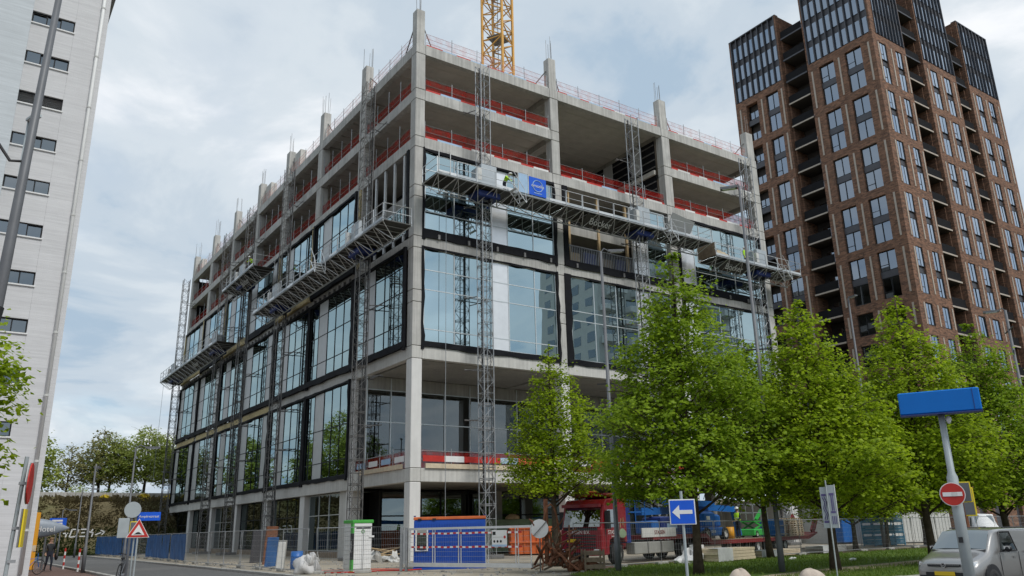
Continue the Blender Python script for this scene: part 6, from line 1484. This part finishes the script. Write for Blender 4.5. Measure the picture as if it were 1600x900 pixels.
def far_van():
    v = thing('parked_van', 'white van parked behind the fence near the brick tower', 'van')
    b = loft([(0, [(.01, .3), (.8, .35), (.85, .7), (.8, 1.0), (.01, 1.05)]), (.9, [(.01, .3), (.85, .35), (.9, .9), (.82, 1.2), (.01, 1.25)]), (1.6, [(.01, .3), (.85, .35), (.9, .95), (.75, 2.0), (.01, 2.05)]), (4.6, [(.01, .3), (.85, .35), (.9, .95), (.78, 2.05), (.01, 2.1)])]).build('body', 'white', v, True)
    MB().add([(-.7, .98, 1.3), (.7, .98, 1.3), (.66, 1.5, 1.92), (-.66, 1.5, 1.92)], [(0, 1, 2, 3)]).build('windscreen', 'carglass', v)
    for s in (-1, 1):
        MB().add([(s*.905, 1.6, 1.1), (s*.905, 2.5, 1.1), (s*.82, 2.5, 1.8), (s*.82, 1.75, 1.8)], [(0, 1, 2, 3)]).build('side_window', 'carglass', v)
        for y in (.9, 3.7): wheel(v, (s*.8, y, .34), .34, .22, 'x')
        bx(s*.5, s*.75, -.02, .05, .8, .95).build('headlamp', 'lamp', v)
    bx(-.4, .4, -.02, .05, .6, .8).build('grille', 'black', v); place(v, (47, -9.5, 0), R(-55))
far_van()

# ---------------------------------------------------------------- people
def person(lab, loc, rz, J, top, legs, sc=1., helmet=None, hair=None, vest=None, extra=None):
    """J: joint -> (x,y,z) in metres for a 1.75 m figure facing -y; one skinned body"""
    root = thing('person', lab, 'person')
    names = ['pelvis', 'belly', 'chest', 'neck', 'head', 'crown', 'shl', 'ell', 'wrl', 'hdl', 'shr', 'elr', 'wrr', 'hdr', 'hil', 'knl', 'anl', 'tol', 'hir', 'knr', 'anr', 'tor']
    ed = [('pelvis', 'belly'), ('belly', 'chest'), ('chest', 'neck'), ('neck', 'head'), ('head', 'crown'), ('chest', 'shl'), ('shl', 'ell'), ('ell', 'wrl'), ('wrl', 'hdl'), ('chest', 'shr'), ('shr', 'elr'), ('elr', 'wrr'), ('wrr', 'hdr'), ('pelvis', 'hil'), ('hil', 'knl'), ('knl', 'anl'), ('anl', 'tol'), ('pelvis', 'hir'), ('hir', 'knr'), ('knr', 'anr'), ('anr', 'tor')]
    rad = dict(pelvis=(.15, .11), belly=(.14, .10), chest=(.17, .115), neck=(.055, .055), head=(.075, .09), crown=(.06, .07), shl=(.065, .065), ell=(.045, .045), wrl=(.03, .03), hdl=(.035, .02), hil=(.095, .095), knl=(.06, .06), anl=(.042, .042), tol=(.045, .03))
    me = bpy.data.meshes.new('body'); me.from_pydata([J[n] for n in names], [(names.index(a), names.index(b)) for a, b in ed], [])
    ob = bpy.data.objects.new('body', me); COL.objects.link(ob); md = ob.modifiers.new('s', 'SKIN'); 
    if not me.skin_vertices: return root
    for i, n in enumerate(names):
        k = n if n in rad else n[:-1]+'l'; sv = me.skin_vertices[0].data[i]; sv.radius = rad[k]; sv.use_root = (n == 'pelvis')
    sb = ob.modifiers.new('u', 'SUBSURF'); sb.levels = 2; sb.render_levels = 2
    dg = bpy.context.evaluated_depsgraph_get(); nm = bpy.data.meshes.new_from_object(ob.evaluated_get(dg)); bpy.data.objects.remove(ob)
    V = [tuple(v.co) for v in nm.vertices]; F = [tuple(p.vertices) for p in nm.polygons]; mb = MB(); mb.add(V, F)
    # fingers and thumb of each hand
    for s in ('l', 'r'):
        w, h = Vector(J['wr'+s]), Vector(J['hd'+s]); d = (h-w).normalized(); sd = d.cross(Vector((0, 1, 0))).normalized()
        for i, (o, l) in enumerate(((-.03, .07), (-.01, .085), (.01, .08), (.03, .065))): p = h+sd*o*.8; mb.path([p-d*.01, p+d*l*.5, p+d*l*.9+Vector((0, -.025, 0))], .009, 5)
        mb.path([w+d*.03+sd*-.03, w+d*.06+sd*-.06, w+d*.10+sd*-.065], .010, 5)
    # face: nose, eyes, mouth, ears
    hd = Vector(J['head']); n0 = len(mb.f); mb.blob(hd+Vector((0, -.095, .0)), (.014, .022, .022), 1, .05, 8, 6)
    for s in (-1, 1): mb.blob(hd+Vector((s*.03, -.082, .025)), .010, 2, .02, 6, 5); mb.blob(hd+Vector((s*.078, 0, .0)), (.01, .02, .03), 3, .05, 6, 5)
    mats = [legs, top, 'skin', 'black']; hz = J['belly'][2]-.06; nz = J['neck'][2]-.02
    def cls(c):
        if c.z > nz: return 2
        for s in ('l', 'r'):
            if (c-Vector(J['hd'+s])).length < .115 and (c-Vector(J['wr'+s])).length < .22: return 2
            if (c-Vector(J['to'+s])).length < .11 or (c-Vector(J['an'+s])).length < .06: return 3
        if c.z > hz or min((c-Vector(J['wr'+s])).length for s in 'lr') < .16 or min((c-Vector(J['el'+s])).length for s in 'lr') < .12: return 1
        return 0
    mb.mi = []
    for f in mb.f:
        c = Vector((0, 0, 0))
        for i in f: c += Vector(mb.v[i])
        mb.mi.append(cls(c/len(f)))
    mb.build('body', mats, root, True)
    cr = Vector(J['crown'])
    if helmet:
        m = MB().blob(cr+Vector((0, .0, .02)), (.115, .135, .105), 1, .02, 16, 10, flat=cr.z-.02).build('helmet', helmet, root, True); MB().disc(cr+Vector((0, -.03, -.01)), (0, .1, 1), .14, .015, 18).build('brim', helmet, m)
    if hair:
        MB().blob(cr+Vector((0, .02, -.01)), (.10, .115, .10), 5, .08, 14, 10).build('hair', hair, root, True); MB().blob(hd+Vector((0, .075, -.08)), (.085, .05, .17), 6, .1, 12, 8).build('hair', hair, root, True)
    if vest:
        c = Vector(J['chest']); p = Vector(J['belly']); m = MB()
        ax = (c-p).normalized(); P = []; n = 16
        for (t, rx, ry) in ((-.08, .195, .15), (.12, .20, .155), (.27, .225, .165), (.36, .17, .13)):
            o = p+ax*t
            P += [o+Vector((rx*math.cos(a*2*PI/n), ry*math.sin(a*2*PI/n), 0)) for a in range(n)]
        F = [(i*n+a, i*n+(a+1) % n, (i+1)*n+(a+1) % n, (i+1)*n+a) for i in range(3) for a in range(n)]; vv = m.add(P, F).build('vest', vest, root, True)
        m = MB(); o = p+ax*.05; m.path([o+Vector((.205*math.cos(a*2*PI/n), .16*math.sin(a*2*PI/n), 0)) for a in range(n)], .018, 5, closed=True); m.build('reflective_band', 'offwhite', vv)
    if extra: extra(root)
    place(root, loc, rz); root.scale = (sc,)*3; return root
ST = dict(pelvis=(0, 0, .93), belly=(0, 0, 1.10), chest=(0, .01, 1.33), neck=(0, .01, 1.48), head=(0, -.01, 1.60), crown=(0, 0, 1.69), shl=(.19, .01, 1.40), ell=(.24, .03, 1.12), wrl=(.25, -.05, .88), hdl=(.25, -.08, .79), shr=(-.19, .01, 1.40), elr=(-.24, .03, 1.12), wrr=(-.25, -.05, .88), hdr=(-.25, -.08, .79), hil=(.09, 0, .88), knl=(.10, -.02, .48), anl=(.10, .02, .08), tol=(.11, -.14, .04), hir=(-.09, 0, .88), knr=(-.10, -.02, .48), anr=(-.10, .02, .08), tor=(-.11, -.14, .04))
def people():
    M4 = Matrix.Translation((1.62, -13.78, 0)) @ Matrix.Rotation(R(15), 4, 'Z')
    w = M4 @ Vector((14.5, -.75, .852)); j = dict(ST); j.update(ell=(.24, -.02, 1.12), wrl=(.15, -.22, 1.02), hdl=(.10, -.29, 1.0), elr=(-.24, -.02, 1.12), wrr=(-.16, -.2, 1.0), hdr=(-.12, -.28, .98))
    person('worker in yellow vest, dark clothes and white helmet standing on the trailer', w, R(-95), j, 'navy', 'navy', .98, helmet='white', vest='hivis')
    k = dict(ST); k.update(chest=(0, -.22, 1.24), neck=(0, -.33, 1.34), head=(0, -.42, 1.40), crown=(0, -.47, 1.47), belly=(0, -.07, 1.08), shl=(.19, -.25, 1.28), shr=(-.19, -.25, 1.28), ell=(.25, -.40, 1.08), wrl=(.18, -.58, 1.0), hdl=(.16, -.66, .98), elr=(-.25, -.40, 1.08), wrr=(-.18, -.58, 1.0), hdr=(-.16, -.66, .98))
    person('worker in yellow jacket bending on the long platform beside the blue banner', (6.0, -1.7, 23.5), R(30), k, 'hivis', 'navy', 1., helmet='white')
    person('worker in yellow jacket on the short high platform of the left facade', (-1.9, 29.2, 25.2), R(-60), k, 'hivis', 'navy', 1., helmet='white')
    person('worker in yellow jacket on the platform at the right end of the right facade', (30.6, -1.7, 22.5), R(20), ST, 'hivis', 'navy', 1., helmet='white', vest='hivis')
    wk = dict(ST); wk.update(knl=(.10, -.16, .52), anl=(.10, -.12, .10), tol=(.11, -.28, .07), knr=(-.10, .04, .47), anr=(-.10, .26, .12), tor=(-.11, .14, .04), ell=(.24, .12, 1.14), wrl=(.25, .16, .90), hdl=(.25, .15, .81), elr=(-.25, -.08, 1.14), wrr=(-.27, -.24, .95), hdr=(-.27, -.3, .88))
    def bag(root): 
        MB().blob((.36, .06, .78), (.09, .17, .2), 3, .1, 12, 8).build('shoulder_bag', 'black', root, True); MB().path([(.36, .06, .95), (.22, .03, 1.42), (.05, .1, 1.3)], .012, 5).build('bag_strap', 'black', root)
    person('woman in black with long light brown hair walking past the rocket sign', (-17.45, 7.95, 0), R(10), wk, 'black', 'navy', .98, hair='hair', extra=bag)
people()

# ---------------------------------------------------------------- small litter and cables on the ground
def litter():
    g = random.Random(12)
    for i, (pts, m, lab) in enumerate((([(-8.8, -9.4), (-7.6, -10.2), (-6.4, -9.9), (-5.4, -10.6), (-4.6, -10.3)], 'red', 'red hose lying on the ground between the cabinet and the gate'), ([(-8.2, -7.4), (-6.2, -8.0), (-5.2, -9.4)], 'red_o', 'thin orange cable on the ground behind the cabinet'))):
        o = MB().path([(x, y, .03) for x, y in pts], .03, 6).build('cable', m, None, True); tag(o, lab, 'cable')
    o = MB()
    for k in range(500):
        x, y = g.uniform(-10.4, -1), g.uniform(-19, 14); s = g.uniform(.02, .07); o.obox((x, y, s*.4), (s*g.uniform(1, 3), s*g.uniform(1, 2), s), Matrix.Rotation(g.uniform(0, 6), 3, 'Z'), 0)
    tag(o.build('rubble_scatter', 'concrete2'), 'small stones and debris scattered over the site ground', 'debris', None, 'stuff')
    for i, (x, y, lab) in enumerate(((10.6, -21.4, 'scrap of white litter on the lawn near the van'), (10.4, -18.4, 'scrap of white litter on the lawn by the far linden'))):
        b = MB().blob((x, y, .05), (.22, .12, .06), i, .6, 8, 5).build('litter', 'white'); tag(b, lab, 'litter')
litter()
